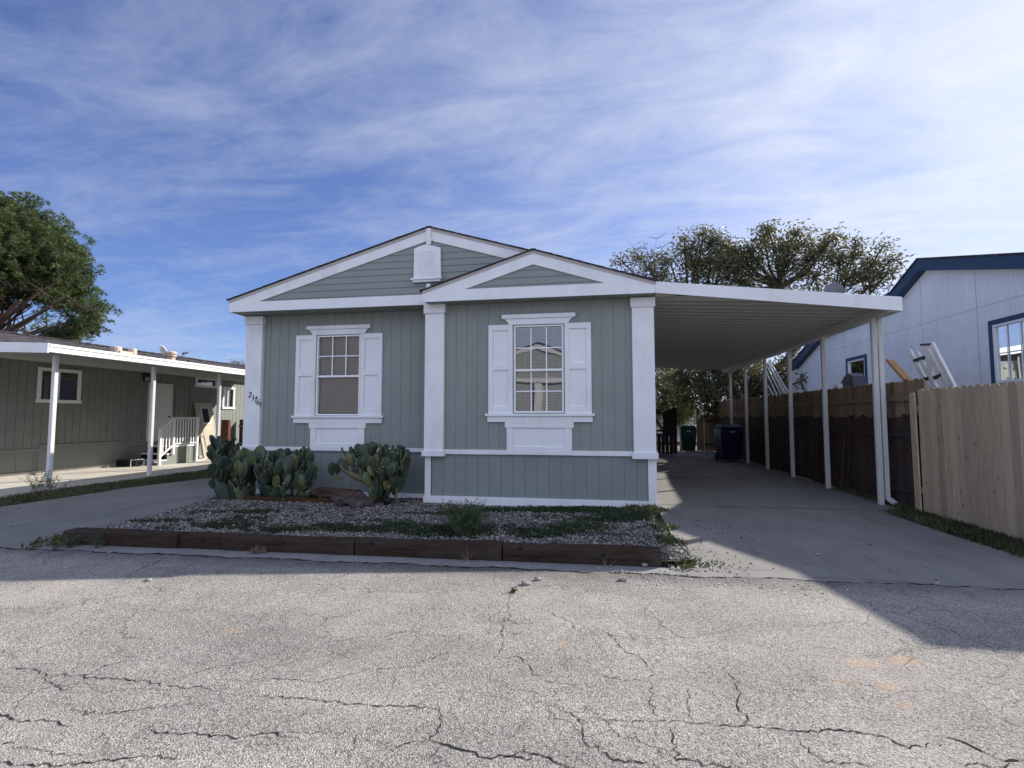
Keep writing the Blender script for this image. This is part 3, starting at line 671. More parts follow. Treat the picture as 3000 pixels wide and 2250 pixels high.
def window(W, y, cols, rows_top, rows_bot, parent, glassm, cover):
    x0, x1, z0, z1 = W; fr = .028; zm = z0+(z1-z0)*.485
    f = MB(); yy = y-.02
    f.box(x0, x0+fr, yy, y+.07, z0, z1); f.box(x1-fr, x1, yy, y+.07, z0, z1); f.box(x0+fr, x1-fr, yy, y+.07, z0, z0+fr); f.box(x0+fr, x1-fr, yy, y+.07, z1-fr, z1)
    f.box(x0+fr, x1-fr, yy+.004, y+.05, zm-.02, zm+.02)
    wn = f.build('window', M['wwin'], parent, .002)
    g = MB(); bw = .021
    def grid(a, b, c, d, nc, nr, yg):
        for i in range(1, nc): xx = a+(b-a)*i/nc; g.box(xx-bw/2, xx+bw/2, yg, yg+.010, c, d)
        for i in range(1, nr): zz = c+(d-c)*i/nr; g.box(a, b, yg+.0015, yg+.0085, zz-bw/2, zz+bw/2)
    grid(x0+fr, x1-fr, zm+.02, z1-fr, cols, rows_top, y+.012)
    if rows_bot > 1: grid(x0+fr, x1-fr, z0+fr, zm-.02, cols, rows_bot, y+.028)
    g.build('grille', M['wwin'], wn)
    p = MB(); p.quad((x0+fr, y+.026, zm), (x1-fr, y+.026, zm), (x1-fr, y+.026, z1-fr), (x0+fr, y+.026, z1-fr)); p.quad((x0+fr, y+.042, z0+fr), (x1-fr, y+.042, z0+fr), (x1-fr, y+.042, zm), (x0+fr, y+.042, zm)); p.build('pane', glassm, wn)
    if cover == 'shade':
        s_ = MB(); n = 14
        for i in range(n):
            a, b = x0+.02+(x1-x0-.04)*i/n, x0+.02+(x1-x0-.04)*(i+1)/n
            s_.quad((a, y+.075+.002*math.sin(i*1.7), z0+.06), (b, y+.075+.002*math.sin(i*1.7+1.7), z0+.06), (b, y+.075+.002*math.sin(i*1.7+1.7), z1), (a, y+.075+.002*math.sin(i*1.7), z1))
        s_.box(x0+.02, x1-.02, y+.07, y+.08, z0+.045, z0+.06)
        s_.build('roller_shade', M['shade_cloth'], wn)
    elif cover == 'blind':
        s_ = MB(); z = z0+.03
        while z < z1-.05:
            s_.prism([(x0+.025, y+.058, z), (x0+.025, y+.083, z+.014), (x0+.025, y+.0838, z+.0125), (x0+.025, y+.0588, z-.0015)], (x1-x0-.05, 0, 0)); z += .0255
        for fx in (.22, .78): s_.box(x0+(x1-x0)*fx-.003, x0+(x1-x0)*fx+.003, y+.056, y+.058, z0+.03, z1)
        s_.box(x0+.02, x1-.02, y+.055, y+.088, z1-.05, z1-.01); s_.build('blind', M['blind'], wn)
    b = MB(); b.box(x0, x1, y+.10, y+.5, z0, z1); b.build('room_behind', M['room'], wn)
    return wn
window(W1, YR, 3, 2, 1, hs, M['glass_low'], 'shade'); window(W2, YB, 3, 2, 2, hs, M['glass'], 'blind')

# gables -----------------------------------------------------
GY, GP, GS = 9.0, (-3.13, 5.055), .293       # main gable fascia plane, peak (x,z), slope
BY, BP, BS = 8.70, (-1.128, 4.412), .317     # front gable
def zr(x, P, s): return P[1]-s*abs(x-P[0])
GL, GR = -7.29, XR+.02
BL, BR = -3.14, .925
def lap(mb, y, P, s, x0, x1, zb, drop, step=.125):
    z = zb
    while z < P[1]-drop:
        for (a, b) in ((max(x0, P[0]-(P[1]-drop-z)/s), P[0]), (P[0], min(x1, P[0]+(P[1]-drop-z)/s))):
            z2 = min(z+step, P[1]-drop)
            a2 = max(x0, P[0]-(P[1]-drop-z2)/s); b2 = min(x1, P[0]+(P[1]-drop-z2)/s)
            if b <= P[0]+1e-6: q = [(a, y-.012, z), (b, y-.012, z), (b, y, z2), (max(a, a2), y, z2)]
            else: q = [(a, y-.012, z), (b, y-.012, z), (min(b, b2), y, z2), (a, y, z2)]
            mb.quad(*q); mb.quad((q[0][0], y-.012, z), (q[0][0], y, z), (q[1][0], y, z), (q[1][0], y-.012, z))
        z += step
w = MB(); lap(w, GY+.03, GP, GS, GL+.3, GR, 3.70, .15); w.build('gable_siding', M['siding_h'], hs)
w = MB(); lap(w, BY+.03, BP, BS, BL+.2, BR-.2, 3.70, .15); w.build('gable_siding', M['siding_h'], hs)
def rake(P, s, xa, xb, y, th, zb_l, hb):
    """fascia: two rake boards + bottom board, all one frame"""
    m = MB(); za, zb = zr(xa, P, s), zr(xb, P, s); zc = zb_l+hb
    # left rake board
    def xi(side): return P[0]+side*(P[1]-th-zc)/s
    xl, xr = xi(-1), xi(1)
    m.prism([(xa, y, zb_l), (xa, y, za), (P[0], y, P[1]), (P[0], y, P[1]-th), (max(xa, xl), y, zc), (max(xa, xl), y, zb_l)][::-1], (0, .03, 0))
    m.prism([(xb, y, zb_l), (xb, y, zb), (P[0], y, P[1]), (P[0], y, P[1]-th), (min(xb, xr), y, zc), (min(xb, xr), y, zb_l)], (0, .03, 0))
    m.prism([(max(xa, xl), y, zb_l), (min(xb, xr), y, zb_l), (min(xb, xr), y, zc), (max(xa, xl), y, zc)], (0, .03, 0))
    return m
f1 = rake(GP, GS, GL, GR, GY, .235, 3.60, .19).build('fascia', M['trim'], hs)
f2 = rake(BP, BS, BL, BR, BY, .245, 3.578, .20).build('fascia', M['trim'], hs)
def drip(P, s, xa, xb, y):
    m = MB()
    for a in (xa, xb):
        m.prism([(a, y-.012, zr(a, P, s)-.05), (P[0], y-.012, P[1]-.05), (P[0], y-.012, P[1]+.004), (a, y-.012, zr(a, P, s)+.004)], (0, .012, 0))
        m.build('drip_board', M['drip'], hs); m = MB()
drip(GP, GS, GL-.01, GR, GY); drip(BP, BS, BL-.01, BR, BY)
# roofs
def roof(P, s, xa, xb, y0, y1, t=.014):
    m = MB()
    for a in (xa, xb):
        za = zr(a, P, s)
        m.prism([(a, y0, za+.006), (P[0], y0, P[1]+.006), (P[0], y0, P[1]+.006+t), (a, y0, za+.006+t)], (0, y1-y0, 0))
        n = int(abs(a-P[0])/.16)   # shingle butts stepping up the rake
        for k in range(n):
            xa_, xb_ = a+(P[0]-a)*k/n, a+(P[0]-a)*(k+1)/n; h = .007+.006*random.random()
            m.prism([(xa_, y0-.02, zr(xa_, P, s)+.004+t*.4), (xb_, y0-.02, zr(xb_, P, s)+.004+t*.4), (xb_, y0-.02, zr(xb_, P, s)+t+.006), (xa_, y0-.02, zr(xa_, P, s)+t+h)], (0, .3, 0))
    m.box(P[0]-.05, P[0]+.05, y0-.015, y1, P[1]+t-.016, P[1]+t+.008)
    return m
roof(GP, GS, GL-.04, GR+.02, GY-.03, YE+.4).build('roof', M['shingle'], hs)
roof(BP, BS, BL-.05, BR+.01, BY-.03, 13.5).build('porch_roof', M['shingle'], hs)
# soffits with board lines
def soffit(xa, xb, ya, yb, z):
    w = MB(); w.box(xa, xb, ya, yb, z+.02, z+.03); x = xa
    while x < xb: w.box(x+.006, min(x+.294, xb), ya, yb, z, z+.021); x += .30
    return w.build('soffit', M['soffit'], hs)
soffit(GL+.03, BL+.0, GY+.03, YR, 3.601); soffit(BL+.03, BR, BY+.03, YB, 3.581)
w = MB(); w.box(GL+.03, X0, YR+.002, YE, 3.601, 3.612); w.build('eave_soffit', M['soffit'], hs)
w = MB(); w.box(GL, GL+.03, GY+.03, YE, 3.60, 3.80); w.build('eave_board', M['trim'], hs)
w = MB(); w.prism([(BL+.03, BY+.04, 3.60), (BL+.03, GY, 3.60), (BL+.03, GY, 3.9), (BL+.03, BY+.04, 3.78)], (.02, 0, 0)); w.box(BL-.02, BL+.16, GY-.05, GY-.002, 3.56, 3.60); w.build('fascia_return', M['trim'], hs)
# gable vent
gv = MB(); vy = GY+.0; vx0, vx1 = -3.40, -2.87; cxv = -3.135
P_ = lambda px, py: PY(px, py, GY)
o1 = [P_(1216, 731), P_(1233, 723.5), P_(1250, 718.5), P_(1272, 722.5), P_(1292, 727), P_(1294, 819), P_(1214, 822)]
gv.prism([(p.x, vy-.05, p.z) for p in o1][::-1], (0, .05, 0)); vent = gv.build('gable_vent', M['trim'], hs, .003)
gv = MB(); i1 = [P_(1228, 741), P_(1252, 732), P_(1279, 738), P_(1281, 814), P_(1227, 817)]
gv.prism([(p.x, vy-.056, p.z) for p in i1][::-1], (0, .004, 0))
zl, zh = i1[3].z, i1[1].z-.06; k = zl
while k < zh: gv.box(i1[0].x+.02, i1[2].x-.02, vy-.063, vy-.056, k, k+.012); k += .032
gv.build('louvre', M['trim'], vent)
gv = MB(); a, b = P_(1207, 818), P_(1296, 815); gv.box(a.x, b.x, vy-.085, vy, a.z-.035, a.z); gv.box(a.x+.03, b.x-.02, vy-.06, vy, a.z-.075, a.z-.036); gv.build('vent_sill', M['trim'], vent, .003)
MB().box(GP[0]-.045, GP[0]+.045, vy-.04, vy+.001, o1[2].z, GP[1]-.02).build('king_post', M['trim'], hs, .003); MB().box(GP[0]-.04, GP[0]+.04, vy-.03, vy+.001, 3.79, P_(1250, 832).z).build('lower_post', M['trim'], hs, .003)

# ------------------------------------------------------------------ CARPORT
cp_ = thing('carport', 'white metal carport with ribbed ceiling attached to the grey green home', 'carport', (4.78, 9.9, 0))
CA = (.93, 8.70); CB = (4.92, 9.30)
def fy(x): return CA[1]+(x-CA[0])*(CB[1]-CA[1])/(CB[0]-CA[0])
m = MB(); m.prism([(CA[0], CA[1], 3.575), (CB[0], CB[1], 3.25), (CB[0], CB[1], 3.485), (CA[0], CA[1], 3.768)], (0, .03, 0)); m.prism([(CB[0]-.03, CB[1]+.03, 3.25), (CB[0]-.03, 21.2, 3.25), (CB[0]-.03, 21.2, 3.44), (CB[0]-.03, CB[1]+.03, 3.485)], (.03, 0, 0))
m.build('carport_fascia', M['trim'], cp_, .003)
def cz(x): return 3.60-(x-.93)*.050
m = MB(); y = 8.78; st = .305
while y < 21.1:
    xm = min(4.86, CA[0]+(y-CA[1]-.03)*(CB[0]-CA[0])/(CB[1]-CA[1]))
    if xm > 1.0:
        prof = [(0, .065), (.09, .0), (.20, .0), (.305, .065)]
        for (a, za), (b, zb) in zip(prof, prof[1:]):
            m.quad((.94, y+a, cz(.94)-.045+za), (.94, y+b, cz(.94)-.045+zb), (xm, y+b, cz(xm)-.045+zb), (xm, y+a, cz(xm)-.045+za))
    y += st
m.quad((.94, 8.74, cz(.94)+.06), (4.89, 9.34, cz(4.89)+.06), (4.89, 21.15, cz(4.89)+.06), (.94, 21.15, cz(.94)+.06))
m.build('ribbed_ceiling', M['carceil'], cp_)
m = MB(); m.box(4.71, 4.74, 9.33, 21.1, 3.245, 3.375); m.box(4.74, 4.83, 9.33, 21.1, 3.245, 3.262); m.box(4.83, 4.86, 9.33, 21.1, 3.245, 3.40); m.build('beam', M['carbeam'], cp_, .003)
def post(x, y, z1, parent, m_, z0=0, w=.074):
    m = MB(); m.box(x, x+w, y, y+w, z0, z1)
    for q in (.2, .5, .8): m.box(x+w*q-.006, x+w*q+.006, y-.006, y, z0, z1); m.box(x-.006, x, y+w*q-.006, y+w*q+.006, z0, z1); m.box(x+w, x+w+.006, y+w*q-.006, y+w*q+.006, z0, z1)
    return m.build('post', m_, parent, .002)
for y in (9.88, 11.97, 14.0, 15.98, 18.02, 20.03): post(4.725, y, 3.246, cp_, M['carbeam'])
m = MB(); m.box(4.83, 4.905, 9.90, 9.96, .10, 3.25); 
for q in (4.85, 4.88): m.box(q-.005, q+.005, 9.894, 9.90, .14, 3.25)
m.bar((4.868, 9.93, .12), (4.93, 9.80, .035), .075, .06); m.build('downspout', M['carbeam'], cp_, .003)
# satellite dishes on the carport/next roof
def dish(loc, yaw, label, sc=1.0, facing=1):
    t = thing('satellite_dish', label, 'satellite dish', loc, 'satellite dishes over the carport roof')
    Rm = Matrix.Translation(loc) @ Matrix.Rotation(yaw, 4, 'Z') @ Matrix.Rotation(R(62), 4, 'X')
    m = MB(); n = 28; prof = [(0, 0), (.1, .006), (.2, .024), (.28, .046), (.3, .052)]; vs = []
    for r_, z in prof[1:]:
        for k in range(n): a = 2*math.pi*k/n; vs.append(Rm @ Vector((r_*sc*math.cos(a), r_*sc*1.1*math.sin(a), z*sc)))
    vs.append(Rm @ Vector((0, 0, 0))); fs = []
    for i in range(3):
        for k in range(n): k2 = (k+1) % n; fs.append((i*n+k, i*n+k2, (i+1)*n+k2, (i+1)*n+k))
    for k in range(n): fs.append((len(vs)-1, (k+1) % n, k))
    m.add(vs, fs); o = m.build('reflector', M['dish'], t, smooth=True); s_ = o.modifiers.new('Solid', 'SOLIDIFY'); s_.thickness = .012
    m = MB(); a = Rm @ Vector((0, -.28*sc, .04)); b = Rm @ Vector((0, -.05, .42*sc)); m.tube([a, b], .014*sc, 6); m.build('feed_arm', M['steel'], t)
    m = MB(); m.bar(b, b+(b-a).normalized()*.13*sc, .08*sc, .06*sc); m.build('feed_horn', M['dish'], t, .006)
    m = MB(); m.tube([Rm @ Vector((0, 0, -.03)), Vector(loc)+Vector((0, .08, -.25)), Vector(loc)+Vector((0, .08, -1.3*sc))], .022, 8); m.build('mast', M['steel'], t)
    return t
p = PY(2443, 852, 12.5); dish(tuple(p-Vector((0, 0, .04))), R(160), 'grey satellite dish seen from behind above the carport roof edge', .68)
# second dish: arm and bracket turned edge-on
p = PY(2516, 840, 12.5)
t = thing('antenna_bracket', 'pale bent antenna arm standing next to the grey dish above the carport roof', 'antenna', tuple(p-Vector((0, 0, .4))))
m = MB(); a = PY(2488, 862, 12.5); b = PY(2508, 850, 12.5); c = PY(2519, 832, 12.5); m.bar(a, b, .05, .03); m.bar(b, c, .09, .06); m.bar(PY(2498, 842, 12.5), PY(2519, 834, 12.5), .05, .05); m.build('arm', M['alu'], t, .006)
m = MB(); m.tube([a, a-Vector((0, 0, .5))], .02, 6); m.build('mast', M['steel'], t)
# dark ridge piece on the roof seen right
# ------------------------------------------------------------------ LEFT NEIGHBOUR
nb = thing('neighbour_home', 'long sage sided home with dark shingle roof, standing behind the white patio awning', 'house', (-14.5, 14, 0))
XN = -14.5
def u(y): return y-4.0
holes = [(u(11.13), u(12.09), 1.98, 2.74), (u(16.42), u(17.30), 2.70, 2.90), (u(17.78), u(18.28), 1.92, 2.62)]
# wall faces +X : u along +Y
w = MB(); siding(w, (XN, 4.0, 0), (0, 1, 0), (1, 0, 0), 20, .70, 3.02, .203, .1, gw=.012, gd=.012, holes=holes); siding(w, (XN, 4, 0), (-1, 0, 0), (0, -1, 0), 7, .7, 3.02); siding(w, (XN, 24, 0), (-1, 0, 0), (0, 1, 0), 7, .7, 3.02)
w.build('wall', M['nsiding'], nb)
w = MB(); siding(w, (XN-.01, 4.0, 0), (0, 1, 0), (1, 0, 0), 20, .0, .70, .41, .1, gw=.02); siding(w, (XN-.01, 4, 0), (-1, 0, 0), (0, -1, 0), 7, 0, .7); w.build('skirting', M['nsiding'], nb)
w = MB(); w.box(XN-.01, XN+.025, 4, 11.16, .60, .70); w.box(XN-.01, XN+.03, 11.16, 13.6, .70, .78); w.box(XN-.01, XN+.025, 11.16, 13.6, .02, .699); w.box(XN-.01, XN+.025, 13.6, 24, .60, .70); w.build('skirt_band', M['nsiding'], nb, .004)
w = MB(); w.box(XN-.01, XN+.035, 4, 24, .02, .11); w.build('base_board', paint('tan_base_board', (.42, .39, .34), .7, .1), nb, .004)
w = MB(); w.box(XN-.02, XN+.03, 4, 24, 2.98, 3.09); w.build('header_board', M['trim_lit'], nb)
def nwin(y0, y1, z0, z1, slide=True):
    f = MB(); t = .085; X = XN+.035
    f.box(XN-.01, X, y0-t, y0, z0-t, z1+t); f.box(XN-.01, X, y1, y1+t, z0-t, z1+t); f.box(XN-.01, X, y0, y1, z1, z1+t); f.box(XN-.01, X+.02, y0-t-.02, y1+t+.02, z0-t, z0)
    if slide: ym = (y0+y1)/2; f.box(XN-.05, XN-.01, ym-.02, ym+.02, z0, z1)
    wn = f.build('window', M['trim_lit'], nb, .003)
    p = MB(); p.quad((XN-.04, y0, z0), (XN-.04, y1, z0), (XN-.04, y1, z1), (XN-.04, y0, z1)); p.build('pane', M['glass'], wn)
    b = MB(); b.box(XN-.4, XN-.09, y0, y1, z0, z1); b.build('room_behind', M['room'], wn)
nwin(11.13, 12.09, 1.98, 2.74); nwin(16.42, 17.30, 2.70, 2.90, False); nwin(17.78, 18.28, 1.92, 2.62)
d = MB(); d.box(XN-.01, XN+.03, 14.38, 14.42, .72, 2.63); d.box(XN-.01, XN+.03, 15.30, 15.34, .72, 2.63); d.box(XN-.01, XN+.03, 14.38, 15.34, 2.60, 2.64); d.box(XN-.01, XN+.015, 14.42, 15.30, .72, 2.60)
for (a, b, c, e) in ((14.55, 14.80, 2.1, 2.42), (14.92, 15.17, 2.1, 2.42), (14.55, 14.80, 1.3, 1.95), (14.92, 15.17, 1.3, 1.95)): d.box(XN+.015, XN+.022, a, b, c, e)
dr = d.build('door', M['doorwhite'], nb, .003)
k = MB(); k.tube([(XN+.015, 15.20, 1.53), (XN+.07, 15.20, 1.53)], [.02, .028], 10); k.build('handle', M['iron'], dr)
for (a, b) in ((13.72, 14.25), (15.48, 16.14)):
    w = MB()
    for q in ((a, a+.04, .74, 2.55), (b-.04, b, .74, 2.55), (a+.04, b-.04, 2.51, 2.55)): w.box(XN, XN+.03, *q)
    w.build('panel_frame', M['nsiding'], nb, .003)
w = MB(); w.box(XN, XN+.08, 14.16, 14.30, 2.66, 2.84); w.prism([(XN+.0, 14.12, 2.84), (XN+.12, 14.12, 2.84), (XN+.04, 14.12, 2.93), (XN, 14.12, 2.93)], (0, .22, 0)); l = w.build('porch_lamp', M['iron'], nb); w = MB(); w.box(XN+.081, XN+.1, 14.19, 14.27, 2.69, 2.80); w.build('lamp_glass', M['glowlamp'], l)
w = MB(); w.tube([(XN+.005, 13.04, 1.13), (XN+.06, 13.04, 1.13)], [.055, .05], 14); w.build('round_vent', M['nsiding'], nb)
# roof
r_ = MB(); r_.prism([(XN+.35, 3.7, 3.10), (-17.6, 3.7, 4.0), (-17.6, 3.7, 4.06), (XN+.35, 3.7, 3.16)], (0, 20.6, 0)); r_.prism([(-17.6, 3.7, 4.0), (-21.6, 3.7, 2.95), (-21.6, 3.7, 3.01), (-17.6, 3.7, 4.06)], (0, 20.6, 0))
yy = 3.7
while yy < 24.2: r_.prism([(-17.75, yy, 4.04), (-17.45, yy, 4.04), (-17.6, yy, 4.10)], (0, .27, 0)); r_.box(-17.7, -17.5, yy, yy+.3, 4.05, 4.075+random.uniform(0, .02)); yy += .32
rf = r_.build('roof', M['shingle'], nb)
def cap(px, py, X, r, h, name, hat=True):
    p = PX(px, py, X); m = MB(); pr = [(r*.75, -.25), (r*.75, h*.35), (r, h*.36), (r, h*.48), (r*.8, h*.49), (r*.8, h*.66), (r*1.02, h*.68), (r*1.02, h*.9), (r*.85, h)] if hat else [(r, -.2), (r, h*.8), (r*.9, h)]
    m.lathe(p, pr, 18); m.build(name, M['tan'], rf, smooth=False)
cap(500, 1053, -16.2, .20, .30, 'roof_vent'); cap(388, 1035, -16.2, .13, .16, 'roof_vent', False)
p = PX(340, 1022, -16.2); m = MB(); m.lathe(p+Vector((0, 0, -.03)), [(.17, -.1), (.17, .08), (.13, .11)], 14); m.build('roof_vent', M['tan'], rf)
p = PX(358, 1030, -16.2); m = MB(); m.box(p.x-.2, p.x+.2, p.y-.25, p.y+.22, p.z-.15, p.z+.0); m.build('roof_flashing', M['tan'], rf)
p = PX(455, 1057, -16.2); MB().tube([p-Vector((0, 0, .3)), p], .025, 8).build('vent_pipe', M['black'], rf); p = PX(552, 1058, -16.2); MB().tube([p-Vector((0, 0, .2)), p+Vector((0, 0, .03))], [.03, .045], 8).build('vent_pipe', M['black'], rf)
# white edge-on dish + arm on the roof
q0, q1 = PX(486, 1048, -16.4), PX(470, 1012, -16.4)
t = thing('satellite_dish', 'white satellite dish seen edge-on beside the tan vent on the sage home roof', 'satellite dish', tuple(q0))
m = MB(); ax = (q1-q0).normalized(); side = Vector((0, 1, 0)); cn = (q0+q1)/2; hL = (q1-q0).length/2; nn = ax.cross(Vector((.8, .6, 0))).normalized(); sv = ax.cross(nn).normalized()
vs = []; n = 24
for k in range(n): a = 2*math.pi*k/n; vs.append(cn+ax*hL*math.cos(a)+Vector((.55, .83, 0))*hL*.45*math.sin(a))
m.add([v+Vector((.05, -.02, .0)) for v in vs]+[cn-Vector((.06, 0, -.02))], [(k, (k+1) % n, n) for k in range(n)]); o = m.build('reflector', M['trim_lit'], t); sd = o.modifiers.new('S', 'SOLIDIFY'); sd.thickness = .025
m = MB(); m.tube([q0+Vector((0, 0, .08)), q0-Vector((0, 0, .35))], .03, 8); m.build('mast', M['steel'], t)
a0, a1 = PX(518, 1052, -16.4), PX(545, 1035, -16.4)
m = MB(); m.tube([q0, a0, a1], .018, 6); m.bar(PX(536, 1036, -16.4), PX(550, 1033, -16.4), .07, .07); m.build('feed_arm', M['iron'], t)
# awning
aw = thing('patio_awning', 'white metal patio awning with gutter and posts along the sage home', 'awning', (-11.3, 9, 0))
m = MB(); GX = -10.9
gz = lambda X, z: 1.5+(z-1.5)*(X/-11.3)
zb, zt = gz(GX, 2.86), gz(GX, 3.035)
pr = [(GX, zb), (GX+.035, zb+.004), (GX+.035, zb+.05), (GX+.02, zb+.055), (GX+.02, zb+.10), (GX+.045, zb+.115), (GX+.045, zt), (GX-.08, zt), (GX-.08, zb)]
m.prism([(x, 8.46, z) for x, z in pr], (0, 10.1, 0)); m.build('gutter', M['trim_lit'], aw)
m = MB(); m.quad((GX-.08, 8.48, zb+.06), (XN+.03, 8.48, 2.985), (XN+.03, 18.5, 2.985), (GX-.08, 18.5, zb+.06)); m.quad((GX-.08, 8.48, zt-.005), (XN+.03, 8.48, 3.12), (XN+.03, 18.5, 3.12), (GX-.08, 18.5, zt-.005))
x = XN+.1
while x < GX-.15: zz = 2.985+(zb+.06-2.985)*(x-XN-.03)/(GX-.08-XN-.03); m.box(x, x+.035, 8.5, 18.5, zz-.025, zz+.01); x += .3
m.build('awning_panel', M['carceil'], aw)
m = MB(); m.prism([(GX+.035, 8.43, zb-.02), (GX+.035, 8.43, zt+.01), (XN-.5, 8.43, 3.16), (XN-.5, 8.43, 2.94)], (0, .025, 0)); m.build('end_fascia', M['trim'], aw)
for px, py in ((131, 1434), (429, 1391)):
    p = PX(px, py, -11.42); post(-11.42, p.y, zb, aw, M['trim_lit'], .0, .078)
p = PX(634, 1200, -11.42); post(-11.42, p.y, zb, aw, M['trim_lit'], .0, .078)
# porch steps with railing
ps = thing('porch_steps', 'white railed porch steps below the white door of the sage home', 'steps', (-13.5, 14.2, 0))
XS = -13.48
m = MB(); siding(m, (XS, 14.39, 0), (0, 1, 0), (1, 0, 0), .88, .02, .56, .16, .14, gw=.016); m.prism([(XS, 13.95, .02), (XS, 14.39, .02), (XS, 14.39, .34), (XS, 14.17, .34), (XS, 14.17, .15), (XS, 13.95, .15)], (-.03, 0, 0)); m.build('side_panel', M['nsiding'], ps)
m = MB(); m.box(XN+.05, XS+.02, 14.38, 15.30, .56, .60); m.box(XN+.05, XS, 14.16, 14.40, .33, .37); m.box(XN+.05, XS, 13.93, 14.18, .14, .18); m.build('tread', M['trim'], ps, .004)
m = MB(); m.box(XN+.1, XS-.04, 14.35, 14.38, .37, .55); m.box(XN+.1, XS-.04, 14.14, 14.16, .18, .33); m.build('riser', M['black'], ps)
m = MB()
for y, z0, z1 in ((13.80, .02, 1.13), (14.30, .33, 1.49), (15.27, .05, 1.49)): m.box(XS, XS+.075, y, y+.075, z0, z1)
m.bar((XS+.04, 13.80, 1.13), (XS+.04, 14.34, 1.50), .08, .04); m.box(XS, XS+.08, 14.30, 15.36, 1.47, 1.51); m.box(XS+.02, XS+.06, 14.37, 15.27, .64, .68); m.bar((XS+.04, 13.86, .30), (XS+.04, 14.32, .62), .05, .05)
for k in range(7): y = 14.47+k*.112; m.box(XS+.02, XS+.05, y, y+.035, .68, 1.47)
for k in range(3): y = 13.93+k*.12; m.box(XS+.02, XS+.05, y, y+.035, .36+(y-13.86)*.7, 1.13+(y-13.80)*.68)
m.build('railing', M['trim_lit'], ps, .003)
# leftovers: second small step with pale pipe edge near wall
t = thing('step_stool', 'low black step stool with pale tube edge beside the railed porch steps', 'step stool', (-14.2, 13.6, 0))
m = MB(); m.box(-14.45, -13.95, 13.35, 13.75, .02, .22); m.build('body', M['black'], t); m = MB(); m.tube([(-13.93, 13.33, .02), (-13.93, 13.33, .22), (-13.93, 13.78, .22), (-13.93, 13.78, .02)], .012, 6); m.build('tube_edge', M['alu'], t)
# old door leaning
t = thing('old_door', 'old cream door with small window leaning against the sage home wall', 'door', (-14.0, 16.3, 0))
q = [PX(598, 1186, -14.3), PX(646, 1186, -14.3), PX(646, 1345, -13.9), PX(610, 1345, -13.9)]
m = MB(); A0, A1 = Vector((-13.95, 16.2, .02)), Vector((-14.40, 16.2, 2.02)); wd = Vector((0, .80, 0)); lean = (A1-A0)
def DP(uu, vv, o=0): return A0+wd*uu+lean*vv+Vector((1, 0, .22)).normalized()*o
def panel(mb, u0, u1, v0, v1, o0, o1): mb.add([DP(u0, v0, o0), DP(u1, v0, o0), DP(u1, v1, o0), DP(u0, v1, o0), DP(u0, v0, o1), DP(u1, v0, o1), DP(u1, v1, o1), DP(u0, v1, o1)], [(3, 2, 1, 0), (4, 5, 6, 7), (0, 1, 5, 4), (1, 2, 6, 5), (2, 3, 7, 6), (3, 0, 4, 7)])
panel(m, 0, 1, 0, 1, 0, .04); m.build('leaf', M['olddoor'], t)
m = MB(); panel(m, .25, .75, .62, .92, .041, .055); m.build('window_frame', M['doorwhite'], t); m = MB(); panel(m, .31, .69, .645, .90, .056, .06); m.build('pane', M['room'], t)
m = MB(); panel(m, .0, .12, 0, 1, .041, .06); panel(m, .2, .9, .05, .5, .041, .05); m.build('moulding', M['olddoor'], t)
# white tube frame
t = thing('folded_frame', 'folded white tube frame lying beside the porch steps', 'frame', (-13.7, 15.6, 0))
m = MB(); a = lambda px, py: PX(px, py, -13.6)
m.tube([a(580, 1275), a(597, 1280), a(612, 1322), a(600, 1345), a(576, 1350)], .022, 6); m.tube([a(640, 1290), a(625, 1300), a(598, 1345), a(577, 1348)], .025, 6); m.bar(a(604, 1340), a(622, 1310), .07, .05); m.build('tubes', M['trim_lit'], t)
# small red-brown fence beyond
t = thing('low_fence', 'red brown slatted fence far back between the sage home and grey green home', 'fence', (-13.2, 17.5, 0))
m = MB(); x = -14.4; 
while x < -8.6: m.box(x, x+.13, 18.6, 18.62, .05, 1.42+random.uniform(-.03, .03)); x += .136
m.build('boards', M['redfence'], t)
for z in (1.12, .3): MB().box(-14.4, -8.6, 18.54, 18.59, z, z+.08).build('rail', M['fence_ext'], t)
m = MB(); p = PY(650, 1228, 12.6); m.box(-10.25+.0, -10.1, 12.6, 12.75, -.05, 1.5); 
pp = PY(648, 1230, 15.5); m = MB(); m.box(pp.x, pp.x+.28, 15.5, 15.62, 0, pp.z); m.build('gate_post', M['redfence'], t)

# ------------------------------------------------------------------ RIGHT NEIGHBOUR (gabled end wall faces the camera side)
wh = thing('gabled_home', 'pale blue white gabled home with dark blue trim behind the wooden fence', 'house', (8, 13, 0))
XW = 8.0; XF = 7.8
K = 8.0/7.0; kz = lambda z: 1.5+(z-1.5)*K
prof = [(22.6, 3.75), (21.57, 4.09), (19.93, 4.62), (17.8, 4.76), (15.3, 4.86), (14.03, 5.41), (10.75, 4.50), (8.9, 4.32)]   # roof line (Y, z) in the XF plane
wt = [(24.0-y, z-.25) for y, z in prof]
w = MB(); siding(w, (XW, 24.0, 0), (0, -1, 0), (-1, 0, 0), 14.7, 0, 4, .102, .05, gw=.012, gd=.006,
    holes=[(24-12.0, 24-10.3, 2.20, 3.40), (24-18.3, 24-17.2, 2.1, 3.33)], top=[(0, 3.4)]+wt)
siding(w, (XW, 9.3, 0), (1, 0, 0), (0, -1, 0), 9, 0, 4.05)
w.build('wall', M['wsiding'], wh)
w = MB(); jz = kz(3.545)
w.box(XW-.006, XW, 9.2, 22, jz, jz+.012)
for yv in (18.48, 14.32, 12.42, 20.6, 16.4): w.box(XW-.006, XW, yv, yv+.012, 2.0, min(jz+1.6, float(np.interp(yv, [9.1, 14.03, 15.3, 17.8, 19.93, 22.6], [4.0, 5.15, 4.6, 4.5, 4.35, 3.5]))))
